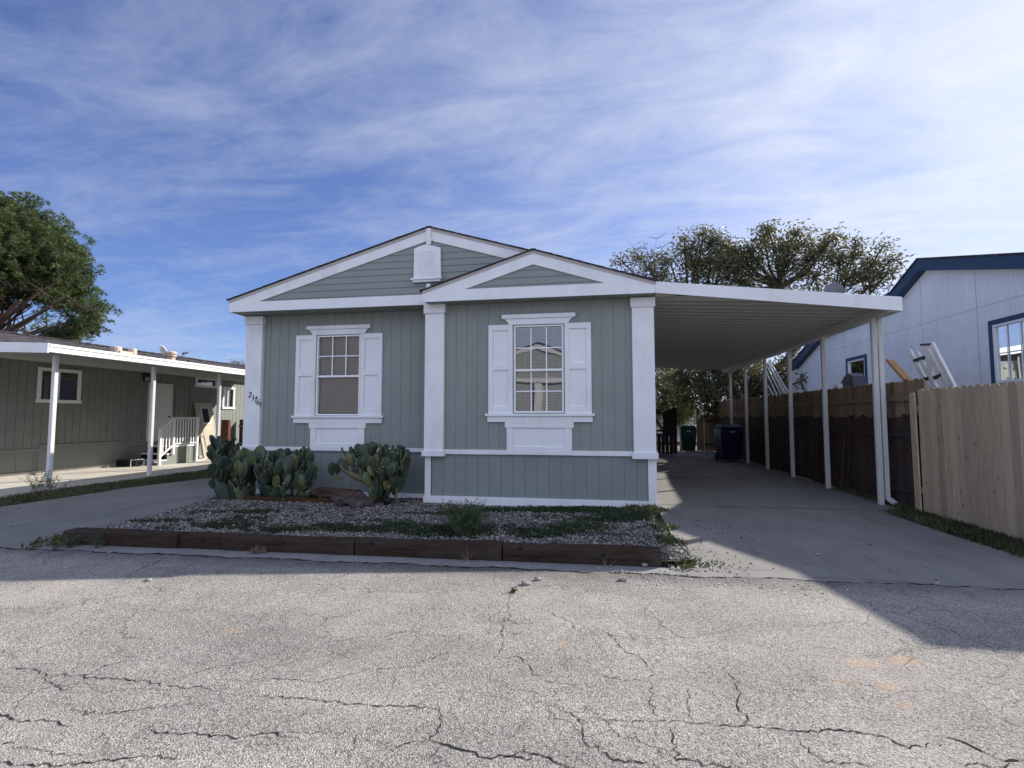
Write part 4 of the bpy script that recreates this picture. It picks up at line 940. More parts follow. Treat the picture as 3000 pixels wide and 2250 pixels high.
w.build('panel_joint', paint('joint_grey', (.52, .55, .6), .7, .05), wh)
w = MB()
for (ya, za), (yb, zb_) in zip(prof, prof[1:]):
    w.prism([(XF, ya, za-.27), (XF, yb, zb_-.27), (XF, yb, zb_), (XF, ya, za)], (.04, 0, 0)); w.prism([(XF+.04, ya, za-.26), (XF+.04, yb, zb_-.26), (XF+.04, yb, zb_-.24), (XF+.04, ya, za-.24)], (.2, 0, 0))
w.box(XF, XF+9, 8.86, 8.90, 4.03, 4.32); w.build('fascia', M['blue'], wh)
w = MB()
for (ya, za), (yb, zb_) in zip(prof, prof[1:]): w.prism([(XF-.02, ya, za+.003), (XF-.02, yb, zb_+.003), (XF-.02, yb, zb_+.05), (XF-.02, ya, za+.05)], (9, 0, 0))
w.build('roof', M['shingle'], wh)
def wwin(y0, y1, z0, z1, nc, nr):
    f = MB(); t = .10
    f.box(XW-.03, XW, y0-t, y0, z0-t-.6, z1+t); f.box(XW-.03, XW, y1, y1+t, z0-t-.6, z1+t); f.box(XW-.03, XW, y0, y1, z1, z1+t)
    wn = f.build('window', M['blue'], wh, .003)
    f = MB(); s_ = .05; f.box(XW-.02, XW+.03, y0, y0+s_, z0-.6, z1); f.box(XW-.02, XW+.03, y1-s_, y1, z0-.6, z1); f.box(XW-.02, XW+.03, y0+s_, y1-s_, z1-s_, z1); f.box(XW-.03, XW+.03, y0+s_, y1-s_, z0, z0+s_)
    for i in range(1, nc): yy = y0+(y1-y0)*i/nc; f.box(XW+.0, XW+.012, yy-.01, yy+.01, z0+s_, z1-s_)
    for i in range(1, nr): zz = z0+(z1-z0)*i/nr; f.box(XW+.001, XW+.011, y0+s_, y1-s_, zz-.01, zz+.01)
    f.build('frame', M['wwin'], wn)
    p = MB(); p.quad((XW+.02, y0, z0), (XW+.02, y1, z0), (XW+.02, y1, z1), (XW+.02, y0, z1)); p.build('pane', M['glass_side'], wn)
    b = MB(); n = 24
    for i in range(n):
        ya_, yb_ = y0+(y1-y0)*i/n, y0+(y1-y0)*(i+.95)/n; b.quad((XW+.085+.02*(i % 2), ya_, z0), (XW+.085+.02*((i+1) % 2), yb_, z0), (XW+.085+.02*((i+1) % 2), yb_, z1), (XW+.085+.02*(i % 2), ya_, z1))
    b.build('curtain', M['blind'] if nc > 2 else M['room'], wn)
wwin(10.3, 12.0, 2.20, 3.40, 5, 2); wwin(17.2, 18.3, 2.1, 3.33, 1, 1)

# ------------------------------------------------------------------ FENCES
def dogear(mb, x, y, w, z0, z1, ax=1, t=.02, cut=.03, lean=0.0):
    P2 = [(0, z0), (w, z0), (w, z1-cut), (w-cut, z1), (cut, z1), (0, z1-cut)]
    if ax == 1: mb.prism([(x, y+a+lean*b, b) for a, b in P2], (t, 0, 0))
    else: mb.prism([(x+a+lean*b, y, b) for a, b in P2][::-1], (0, t, 0))
ff = thing('new_fence', 'new pale tan cedar board fence with grass at its foot, beside the driveway', 'fence', (5.0, 8, 0))
m = MB(); y = 6.3
while y < 9.12:
    dogear(m, 4.97+random.uniform(0, .006), y, .137, -.06+random.uniform(-.02, .02), 1.93+.006*(y-6)+random.uniform(-.012, .012), lean=random.uniform(-.003, .003)); y += .141
m.build('boards', M['fence_new'], ff)
m = MB(); dogear(m, 4.945, 9.14, .14, -.05, 1.90, lean=.012); m.build('end_board', M['fence_new'], ff)
for z in (.3, 1.6): MB().box(4.995, 5.035, 6.3, 9.28, z, z+.09).build('rail', M['fence_new'], ff)
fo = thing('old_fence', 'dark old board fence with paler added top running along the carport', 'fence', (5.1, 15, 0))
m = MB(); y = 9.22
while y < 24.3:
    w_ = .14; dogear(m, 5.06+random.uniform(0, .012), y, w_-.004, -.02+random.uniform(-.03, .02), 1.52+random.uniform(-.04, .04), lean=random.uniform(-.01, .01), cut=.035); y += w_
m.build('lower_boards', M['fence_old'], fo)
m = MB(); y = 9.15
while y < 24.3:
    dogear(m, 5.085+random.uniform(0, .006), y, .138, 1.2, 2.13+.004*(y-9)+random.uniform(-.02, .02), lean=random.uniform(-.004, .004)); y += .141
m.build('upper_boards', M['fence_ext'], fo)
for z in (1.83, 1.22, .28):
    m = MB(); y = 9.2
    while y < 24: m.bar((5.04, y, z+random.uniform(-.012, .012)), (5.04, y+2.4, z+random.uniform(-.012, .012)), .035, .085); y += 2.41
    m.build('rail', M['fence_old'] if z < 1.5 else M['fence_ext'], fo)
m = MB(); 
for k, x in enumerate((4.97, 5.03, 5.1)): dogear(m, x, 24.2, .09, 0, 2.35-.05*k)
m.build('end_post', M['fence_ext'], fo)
m = MB()   # thin reeds/sticks leaned against the fence
for _ in range(60):
    y = random.uniform(11.6, 13.6); m.bar((4.98, y, .0), (5.05, y-.12+random.gauss(0, .04), random.uniform(1.0, 1.45)), .007, .012)
t = m.build('reed_screen', M['fence_old'], None); tag(t, 'loose brown reed sticks leaning on the dark old board fence', 'reed screen')
# rear fence + gate across the back
t = thing('board_fence', 'short dark board fence across the back of the carport, next to the gate', 'fence', (4.7, 24.4, 0))
m = MB(); x = 4.42
while x < 5.05: dogear(m, x, 24.4, .14, .0, 1.62+random.uniform(-.02, .02), ax=0); x += .145
m.build('boards', M['fence_ext'], t)
for z in (1.3, .25): MB().box(4.4, 5.05, 24.35, 24.4, z, z+.08).build('rail', M['fence_old'], t)
m = MB(); m.box(4.28, 4.36, 24.3, 24.38, 0, 1.85); m.build('post', M['iron'], t)
a, b = PY(2032, 1225, 24), PY(2062, 1225, 24)
t = thing('garden_gate', 'narrow wood gate in a pale tube frame with scroll top, beside the green cart', 'gate', (3.6, 24, 0))
m = MB(); za = 1.5; x0g, x1g = a.x, b.x
m.tube([(x0g, 24, 0), (x0g, 24, 1.40), (x0g+.06, 24, 1.47), (x1g-.06, 24, 1.47), (x1g, 24, 1.40), (x1g, 24, 0), (x0g, 24, .02)], .018, 6)
for k in range(3):
    cxx = x0g+(x1g-x0g)*(.3+.2*k); m.tube([(cxx+.05*math.cos(q), 24, 1.53+.05*math.sin(q)) for q in np.linspace(0, 6.28, 10)], .008, 5)
m.build('tube_frame', M['alu'], t)
m = MB(); m.box(x0g+.16, x0g+.30, 24.02, 24.04, .05, 1.43); m.box(x0g+.31, x1g-.03, 24.03, 24.05, .05, 1.40); m.build('boards', M['fence_ext'], t)
# far pale building glimpsed behind gate
t = thing('far_shed', 'pale low building wall glimpsed far behind the carport gate', 'shed', (6, 33, 0))
m = MB(); a, b = PY(2000, 1222, 33), PY(2100, 1222, 33); m.box(a.x-3, b.x+4, 33, 37, 0, 2.05); m.build('wall', M['wsiding'], t)
m = MB(); m.prism([(a.x-3.2, 32.8, 2.05), (b.x+4.2, 32.8, 2.05), (b.x+4.2, 32.8, 2.15), (a.x-3.2, 32.8, 2.15)], (0, 4.4, 0)); m.build('roof', M['trim'], t)
for px in (2012, 2072): p = PY(px, 1200, 32.9); MB().box(p.x-.05, p.x+.05, 32.9, 33, 0, 2.05).build('post', M['carbeam'], t)
# bins
def cart(x, y, w, dep, h, m_, label, rot, letters=True):
    t = thing('wheelie_bin', label, 'wheelie bin', (x, y, 0), 'wheeled waste carts under the carport'); Rz = Matrix.Translation((x, y, 0)) @ Matrix.Rotation(rot, 4, 'Z')
    def fru(mb, w0, d0, z0, w1, d1, z1, yo=0): mb.add([Rz @ Vector(p) for p in [(-w0/2, -d0/2+yo, z0), (w0/2, -d0/2+yo, z0), (w0/2, d0/2+yo, z0), (-w0/2, d0/2+yo, z0), (-w1/2, -d1/2+yo, z1), (w1/2, -d1/2+yo, z1), (w1/2, d1/2+yo, z1), (-w1/2, d1/2+yo, z1)]], [(0, 3, 2, 1), (4, 5, 6, 7), (0, 1, 5, 4), (1, 2, 6, 5), (2, 3, 7, 6), (3, 0, 4, 7)])
    m = MB(); fru(m, w*.8, dep*.75, .06, w*.95, dep*.95, h*.55); fru(m, w*.97, dep*.97, h*.55, w, dep, h*.90); b = m.build('body', m_, t, .02)
    m = MB(); fru(m, w*1.05, dep*1.08, h*.905, w*1.05, dep*1.08, h*.93); fru(m, w*1.0, dep*1.0, h*.93, w*.75, dep*.7, h); m.build('lid', m_, t, .015)
    m = MB(); m.tube([Rz @ Vector((-w*.35, dep*.58, h*.88)), Rz @ Vector((w*.35, dep*.58, h*.88))], .018, 8); m.build('handle', m_, t)
    for s_ in (-1, 1): m = MB(); m.tube([Rz @ Vector((s_*w*.36, dep*.42, .13)), Rz @ Vector((s_*w*.46, dep*.42, .13))], .13, 16); m.build('wheel', M['black'], t)
    if letters:   # small pale mark on the front, reads as two joined letters
        m = MB(); z = h*.80; f_ = -dep/2-.012
        q = [(-.07, .03), (-.05, -.02), (-.035, .015), (-.02, -.02), (0, .03)]
        for a, b in zip(q, q[1:]): m.bar(Rz @ Vector((a[0], f_, z+a[1])), Rz @ Vector((b[0], f_, z+b[1])), .014, .006, up=(0, 1, 0))
        q = [(.02, .03), (.035, -.02), (.05, .02), (.065, -.02), (.08, .03)]
        for a, b in zip(q, q[1:]): m.bar(Rz @ Vector((a[0], f_, z+a[1])), Rz @ Vector((b[0], f_, z+b[1])), .014, .006, up=(0, 1, 0))
        m.build('maker_mark', M['labelwhite'], t)
p = PY(2146, 1345, 18.7); cart(4.33, 18.75, .74, .8, 1.27, M['darkblue'], 'dark blue wheelie bin standing against the old board fence', R(6))
cart(3.72, 23.3, .66, .75, 1.15, M['greenbin'], 'green wheelie bin beside the gate at the back of the carport', R(-4))
# dark side porch
t = thing('side_porch', 'dark wooden side porch with barred railing against the home under the carport', 'porch', (2, 21, 0))
xa, xb = .95, PY(1984, 1300, 20.6).x
m = MB(); m.box(xa, xb, 20.6, 22.6, .78, .85); m.build('deck', M['darkwood'], t)
m = MB(); 
x = xa
while x < xb-.08: m.box(x, x+.135, 20.58, 20.60, .10, .80); x += .15
m.box(xb-.02, xb, 20.6, 22.6, .1, .8); m.build('skirt_boards', M['darkwood'], t)
m = MB(); m.box(xa, xb, 20.55, 20.6, 1.62, 1.70); m.box(xa, xb, 20.55, 20.6, .95, 1.03)
x = xa+.06
while x < xa+.62: m.box(x, x+.03, 20.56, 20.59, 1.0, 1.65); x += .105
m.build('railing', M['darkwood'], t)
m = MB(); zl, zr_ = PY(1945, 1208, 20.6).z, PY(1983, 1194, 20.6).z; xm = PY(1941, 1208, 20.6).x
m.prism([(xm, 20.56, .85), (xb, 20.56, .85), (xb+.0, 20.56, zr_), (xb-.12, 20.56, zr_+.0), (xm, 20.56, zl)], (0, .04, 0)); m.build('privacy_panel', M['darkwood'], t)
m = MB(); zt_ = PY(1925, 1198, 20.9).z; m.prism([(xa, 20.9, zt_-.12), (xm, 20.9, zt_-.16), (xm-.1, 20.9, zt_-.02), (xa, 20.9, zt_)], (0, .5, 0)); m.build('covered_grill', M['black'], t)

# things leaning behind the fence
t = thing('aluminium_ladder', 'folded aluminium ladder leaning behind the cedar fence by the blue trimmed window', 'ladder', (6.2, 11, 0))
def L(px, py, X=6.2): return PX(px, py, X)
m = MB()
for a, b, w_ in ((L(2665, 1028), L(2722, 1135), .10), (L(2686, 1031), L(2738, 1125), .07)): m.bar(a, a+(b-a)*1.8, .04, w_)
for a, b in ((L(2674, 1050), L(2706, 1060)),): pass
m.build('back_rail', M['alu'], t)
m = MB(); a, b = L(2713, 1010), L(2732, 1122); m.bar(a, a+(b-a)*1.9, .03, .13); m.build('centre_rail', M['alu'], t)
m = MB()
for a, b in ((L(2730, 1008), L(2790, 1125)), (L(2714, 1020), L(2772, 1125))): m.bar(a, a+(b-a)*1.8, .05, .10)
m.build('front_rail', M['alu'], t)
m = MB(); m.bar(L(2699, 1010), L(2732, 1008), .06, .04); m.build('top_cap', M['iron'], t, .01)
for pa, pb in (((2679, 1057), (2712, 1046)), ((2708, 1111), (2724, 1108)), ((2738, 1107), (2762, 1098))): MB().bar(L(*pa), L(*pb), .05, .06).build('rung', M['iron'], t)
m = MB(); a, b = PX(2607, 1056, 5.4), PX(2655, 1110, 5.4); m.bar(a, a+(b-a)*3.2, .04, .17, up=(-1, 0, .4)); tag(m.build('wood_plank', M['plank'], None, .004), 'orange brown plank poking over the fence top beside the aluminium ladder', 'plank')
t = thing('pipe_bundle', 'bundle of pale poles leaning behind the fence near the tree', 'poles', (5.6, 17.5, 0))
m = MB()
for a, b in (((2258, 1062), (2312, 1155)), ((2253, 1066), (2304, 1155)), ((2248, 1075), (2290, 1160)), ((2245, 1090), (2277, 1160)), ((2248, 1062), (2300, 1160)), ((2250, 1130), (2270, 1165))):
    p, q = PX(*a, 5.7), PX(*b, 5.6); MB().tube([p, p+(q-p)*1.9], .022, 6).build('pole', M['steel'], t)
t = thing('tarp_pile', 'dark pointed sheet of scrap sticking up behind the fence under the small window', 'scrap sheet', (5.6, 13, 0))
m = MB(); m.prism([PX(2463, 1122, 5.7), PX(2472, 1105, 5.7), PX(2482, 1093, 5.7), PX(2498, 1102, 5.7), PX(2502, 1135, 5.7), PX(2455, 1135, 5.7)], (.3, .05, 0)); m.build('sheet', paint('grey_tarp', (.09, .10, .13), .6, .2), t)
m = MB(); m.prism([PX(2440, 1133, 5.6), PX(2455, 1124, 5.6), PX(2457, 1140, 5.6)], (.1, 0, 0)); m.build('corner_piece', M['trim'], t)

# ------------------------------------------------------------------ rocks, stones, planter board
def rock(name, c, sx, sy_, sz, m_, label, cat, seed, group=None, sub=3, amp=.42):
    r2 = np.random.default_rng(seed); import bmesh
    bm = bmesh.new(); bmesh.ops.create_icosphere(bm, subdivisions=sub, radius=1)
    ph = r2.uniform(0, 6.28, (7, 3)); fr = r2.uniform(1.2, 5.5, (7, 3))
    for v in bm.verts:
        n = sum(math.sin(fr[k][0]*v.co.x+ph[k][0])*math.sin(fr[k][1]*v.co.y+ph[k][1])*math.sin(fr[k][2]*v.co.z+ph[k][2])/(1+k*.35) for k in range(7))
        v.co *= 1+amp*n+r2.normal()*.02
    for v in bm.verts: v.co = Vector((v.co.x*sx, v.co.y*sy_, v.co.z*sz))
    me = bpy.data.meshes.new(name); bm.to_mesh(me); bm.free(); me.materials.append(m_)
    o = finish(name, me, None); o.location = c; return tag(o, label, cat, group)
p = PZ(1030, 1476); rock('boulder', (-4.18, 8.28, .03), .31, .24, .17, M['rock'], 'purple grey craggy boulder in front of the cactus nearest the centre column', 'boulder', 4)
rock('boulder', (-4.85, 8.85, .08), .44, .20, .12, M['rock2'], 'long low reddish brown boulder behind the purple grey one', 'boulder', 9)
p = PZ(1515, 1548); rock('stone', (p.x, p.y, .05), .10, .085, .055, M['greystone'], 'single grey stone lying in the gravel near the feathery bush', 'stone', 3)
pl = MB(); a, b = PZ(650, 1476, -.03), PZ(960, 1472, -.03)
pl.bar((-6.5, 8.58, -.02), (-4.75, 8.50, -.02), .05, .15); o = pl.build('planter_board', M['planter'], None, .004); tag(o, 'low yellow brown board on edge in the gravel in front of the fruiting cactus', 'board')
LS = ['white stone on the lit road just beyond the timber joint', 'flat pale stone on the lit road below the feathery bush', 'pale stone on the road in front of the split timber', 'lone white stone on the road at the shadow edge, below the reddish timber', 'grey white stone on the asphalt at the driveway joint', 'small pale stone on the concrete driveway', 'small pale stone on the kerb strip near the timber with the sawn end', 'white pebble touching the front of the split timber near its end']
for i, (px, py, s_) in enumerate([(1575, 1700, .035), (1540, 1713, .04), (1826, 1701, .04), (435, 1702, .03), (2740, 1712, .03), (2396, 1626, .025), (320, 1620, .02), (1888, 1658, .032)]):
    p = PZ(px, py); rock('loose_stone', (p.x, p.y, s_*.35), s_, s_*.8, s_*.55, M['pebble'], LS[i], 'stone', 20+i, 'loose stones on the road', 2, .2)
# ------------------------------------------------------------------ cacti
def pad_mesh():
    n, m_ = 12, 8; v = [(0, 0, 0)]; f = []
    for i in range(1, m_):
        ph = math.pi*i/m_; z = (1-math.cos(ph))/2; w_ = .5*math.sin(ph)*(.72+.36*z)*1.08; 
        for k in range(n): a = 2*math.pi*k/n; v.append((w_*math.cos(a)*.62, w_*math.sin(a)*.17, z))
    v.append((0, 0, 1.0)); top = len(v)-1
    for k in range(n): f.append((0, 1+(k+1) % n, 1+k)); f.append((top, 1+(m_-2)*n+k, 1+(m_-2)*n+(k+1) % n))
    q = []
    for i in range(m_-2):
        for k in range(n): a, b = 1+i*n+k, 1+i*n+(k+1) % n; q.append((a, b, b+n, a+n))
    return v, f+q
PV, PF = pad_mesh()
def cactus(label, base_, stems, inside, seed, npads, size=.21, fruit_p=.35, trunk=None):
    rs = random.Random(seed); t = thing('prickly_pear', label, 'cactus', base_, 'prickly pear cacti by the home'); mb = MB(); fms = []; cnt = 0
    queue = []
    for p, d in stems: queue.append((Vector(p), Vector(d).normalized(), 0, rs.uniform(0, 3.14)))
    while queue and cnt < npads:
        i = rs.randrange(min(len(queue), 8)); p, d, g, rot = queue.pop(i)
        L_ = size*rs.choice([.6, .8, .9, 1, 1.1, 1.3])*rs.uniform(.9, 1.1)*(1.15 if g == 0 else 1); 
        side = Vector((math.cos(rot), math.sin(rot), 0)); side = (side-d*side.dot(d)).normalized(); nr = d.cross(side).normalized()
        tip = p+d*L_
        if not inside(tip) and g > 0: continue
        bow = rs.uniform(-.06, .06)
        mb.add([p+side*x*L_*1.02+nr*(y*L_*.9+bow*math.sin(z*3.14)*L_)+d*z*L_ for x, y, z in PV], PF); cnt += 1
        nchild = rs.choice([1, 2, 2, 3]) if g < 5 else 1
        for c in range(nchild):
            a = rs.uniform(-1.1, 1.1) if nchild > 1 else rs.uniform(-.5, .5)
            rim = p+d*L_*(.55+.43*math.cos(a))+side*math.sin(a)*L_*.33
            nd = (d*.5+side*math.sin(a)*.55+Vector((rs.gauss(0, .22), rs.gauss(0, .22), 1.0))).normalized()
            queue.append((rim, nd, g+1, rot+rs.uniform(-1.3, 1.3)))
        if rs.random() < fruit_p and g > 0:
            for _ in range(rs.randint(2, 5)):
                a = rs.uniform(-1.2, 1.2); c0 = p+d*L_*(.6+.4*math.cos(a))+side*math.sin(a)*L_*.36; dd = (d+side*math.sin(a)*.8).normalized()
                fms.append(MB()); fms[-1].tube([c0, c0+dd*.018, c0+dd*.036, c0+dd*.045], [.008, .015, .014, .006], 6)
    mb.build('pads', M['pad'], t, smooth=True)
    for q in fms[:95]: q.build('fruit', M['fruit'], t, smooth=True)
    if trunk:
        tm = MB()
        for pts, rad in trunk: tm.tube(pts, rad, 9)
        tm.build('stem', M['cstem'], t, smooth=True)
    return t
def dome(cx, cy_, rx, ry, top, low=-.1):
    def f(p):
        q = ((p.x-cx)/rx)**2+((p.y-cy_)/ry)**2
        return q < 1 and p.z > low and p.z < top(p.x)
    return f
def top1(x): return float(np.interp(x, [-7.5, -7.0, -6.75, -6.45, -6.1, -5.7, -5.45, -5.15], [.55, .74, .92, .98, 1.02, 1.10, 1.2, .95]))
cactus('wide prickly pear with many fruits, growing against the column that carries the house number', (-6.4, 8.85, 0), [((-6.95+.21*k+random.gauss(0, .10), 8.78+random.gauss(0, .16), -.05), (random.gauss(0, .25)-(.3 if k < 2 else 0)+(.3 if k > 6 else 0), random.gauss(-.1, .3), 1)) for k in list(range(8))*4],
       dome(-6.32, 8.80, 1.25, .58, top1), 23, 300, .245, .42)
def top2(x): return float(np.interp(x, [-4.95, -4.75, -4.5, -4.2, -3.95, -3.7, -3.45, -3.25], [.72, .88, 1.0, 1.08, 1.2, 1.1, .98, .65]))
cactus('rounded prickly pear on a bare curved stem, beside the purple grey boulder', (-3.95, 8.85, 0),
       [((-3.95, 8.75, .0), (.1, -.3, 1)), ((-3.8, 8.72, .03), (.3, -.2, 1)), ((-3.7, 8.85, .1), (.5, 0, 1)), ((-3.9, 8.95, .25), (0, .1, 1)), ((-4.15, 8.85, .36), (-.25, 0, 1)), ((-4.4, 8.85, .42), (-.3, -.1, 1)), ((-4.6, 8.85, .5), (-.6, 0, .8)), ((-4.65, 8.8, .38), (-.9, -.1, .3)), ((-4.3, 8.9, .4), (0, .2, 1)), ((-3.65, 8.9, .3), (.4, .1, 1)), ((-3.95, 8.7, .02), (-.3, -.2, 1))]*2,
       dome(-4.1, 8.82, .88, .48, top2, .06), 5, 165, .235, .16,
       [([(-4.35, 8.62, -.02), (-4.1, 8.68, .02), (-3.95, 8.78, .09), (-3.98, 8.85, .22), (-4.15, 8.86, .34), (-4.42, 8.86, .42), (-4.66, 8.86, .52)], [.05, .075, .085, .08, .075, .065, .04]),
        ([(-3.9, 8.85, .0), (-3.8, 8.85, .2), (-3.7, 8.88, .4)], [.07, .06, .05]), ([(-3.60, 8.74, -.02), (-3.62, 8.76, .1), (-3.6, 8.78, .24)], [.022, .018, .03])])
def top3(x): return float(np.interp(x, [-9.6, -9.2, -8.6, -7.9, -7.3], [1.15, 1.40, 1.42, 1.35, 1.25]))
cactus('large dark prickly pear growing behind the corner of the home, by the red brown fence', (-8.3, 11.3, 0), [((-9.3+.19*k, 11.3+random.gauss(0, .2), 0), (random.gauss(0, .3)-(.4 if k < 3 else 0), random.gauss(0, .3), 1)) for k in list(range(9))*3],
       dome(-8.6, 11.3, 1.3, .8, top3), 21, 260, .26, .15)
# small black lamp/pot under cactus 2
o = MB(); o.lathe((-3.72, 8.62, -.03), [(.05, 0), (.065, .05), (.06, .10), (.03, .13)], 16); o = o.build('pot', M['black'], None, smooth=True); tag(o, 'small glossy black pot at the foot of the tall rounded cactus', 'pot')
# ------------------------------------------------------------------ feathery bush and weeds
def sprig_plant(name, label, cat, c, h, r, n, m_, leafL, leafW, leafn, stem_m=None, group=None, lean=.5):
    t = thing(name, label, cat, c, group); st = MB(); Ps = []; Ds = []
    for _ in range(n):
        d = Vector((random.gauss(0, lean), random.gauss(0, lean), 1)).normalized(); L_ = h*random.uniform(.5, 1.05); pts = [Vector(c)+Vector((random.gauss(0, r*.15), random.gauss(0, r*.15), 0))]
        cur = d
        for k in range(5): cur = (cur+Vector((random.gauss(0, .14), random.gauss(0, .14), random.gauss(0, .08)))).normalized(); pts.append(pts[-1]+cur*L_/5)
        st.tube(pts, [.004, .0035, .003, .0025, .002, .001], 4, False)
        for q in range(leafn):
            k = random.randint(1, 4); f_ = random.random(); p = pts[k]+(pts[k+1]-pts[k])*f_; Ps.append(p); Ds.append(Vector((random.gauss(0, 1), random.gauss(0, 1), random.gauss(.5, .6))))
    st.build('stems', stem_m or m_, t)
    v, f = leaves(np.array([tuple(p) for p in Ps]), np.array([tuple(p) for p in Ds]), rng.uniform(leafL*.5, leafL*1.2, len(Ps)), leafW); bulk('foliage', v, f, m_, t); return t
sprig_plant('feathery_bush', 'pale green feathery bush in the gravel before the centre of the front wall', 'bush', (-1.70, 6.42, .03), .46, .5, 130, M['bush'], .045, .006, 70, M['bush'], lean=.42)
sprig_plant('roadside_weed', 'grey green weed growing at the sawn end of the edging timber', 'weed', (-6.10, 5.10, 0), .16, .1, 14, M['bush'], .04, .014, 14, group='weeds along the timbers', lean=.7)
sprig_plant('roadside_weed', 'small silvery weed rising along the timber with the sawn end', 'weed', (-5.75, 5.12, 0), .17, .08, 8, M['bush'], .04, .012, 12, group='weeds along the timbers', lean=.6)
sprig_plant('roadside_weed', 'dry tan tuft at the foot of the reddish one-knot timber', 'weed', (-3.78, 5.24, 0), .10, .2, 26, M['dry'], .03, .006, 10, group='weeds along the timbers', lean=1.2)
sprig_plant('roadside_weed', 'pale dry sprig at the timber joint below the feathery bush', 'weed', (-1.42, 5.33, 0), .14, .1, 7, M['dry'], .02, .004, 3, group='weeds along the timbers', lean=.6)
sprig_plant('roadside_weed', 'thin dry stalks in front of the long split timber', 'weed', (.05, 5.38, 0), .15, .2, 5, M['dry'], .02, .004, 3, group='weeds along the timbers', lean=.5)
p = PZ(55, 1445); q = PZ(95, 1440)
sprig_plant('tall_weed', 'tall sparse weed standing a step away from the awning post nearest the road', 'weed', (p.x+.25, p.y+.25, 0), .42, .6, 16, M['bush'], .05, .012, 22, M['dry'], 'sparse weeds by the awning post', lean=.35)
sprig_plant('tall_weed', 'tall sparse weed touching the awning post nearest the road', 'weed', (-11.32, 8.72, 0), .46, .6, 10, M['bush'], .05, .012, 22, M['dry'], 'sparse weeds by the awning post', lean=.3)
sprig_plant('road_sprout', 'small green sprout in the road crack below the bush', 'weed', tuple(PZ(1503, 1735)), .05, .05, 16, M['grass'], .02, .006, 6, lean=.9)

# ------------------------------------------------------------------ trees
def tree(name, label, base_, trunks, clumps, m_leaf, m_bark, L_, W_, droop=-.3, twigs=16, per=26, group=None, seed=1, bare=(), tw=.35, spread=.16):
    rs = random.Random(seed); r3 = np.random.default_rng(seed); t = thing(name, label, 'tree', base_, group); bk = MB()
    for pts, rad in trunks: bk.tube(pts, rad, 10)
    nodes = [Vector(p) for pts, rad in trunks for p in pts[1:]]
    Ps = []
    for (c, r, k) in clumps:
        c = Vector(c); st = min(nodes, key=lambda q: (q-c).length+max(0, q.z-c.z)*2)
        mid = (st+c)/2+Vector((rs.gauss(0, .15), rs.gauss(0, .15), -.1*(st-c).length))
        bk.tube([st, mid, c], [.07+.012*(st-c).length, .05, .03], 6)
        for _ in range(int(twigs*k)):
            d = Vector((rs.gauss(0, 1), rs.gauss(0, 1), rs.gauss(.2, 1))).normalized(); e = c+Vector((d.x*r[0], d.y*r[1], d.z*r[2]))*rs.uniform(.35, 1.3)
            m2 = (c+e)/2+Vector((rs.gauss(0, .08), rs.gauss(0, .08), rs.gauss(0, .08))); bk.tube([c, m2, e], [.022, .012, .004], 4, False)
            for q in range(per):
                f_ = rs.random()**.6; p = m2+(e-m2)*f_; Ps.append((p.x+rs.gauss(0, spread), p.y+rs.gauss(0, spread), p.z+rs.gauss(0, spread)))
    for a, b in bare:
        a, b = Vector(a), Vector(b); bk.tube([a, (a+b)/2+Vector((.05, 0, .03)), b], [.016, .010, .003], 4, False)
    bk.build('trunk', m_bark, t, smooth=True)
    Ps = np.array(Ps); D_ = r3.normal(size=Ps.shape); D_[:, 2] = D_[:, 2]*.6+droop
    v, f = leaves(Ps, D_, r3.uniform(L_*.6, L_*1.3, len(Ps)), W_*r3.uniform(.7, 1.2, len(Ps))); bulk('crown', v, f, m_leaf, t); return t
TY = 25.0
def T(px, py, Y=TY): return PY(px, py, Y)
cl = []
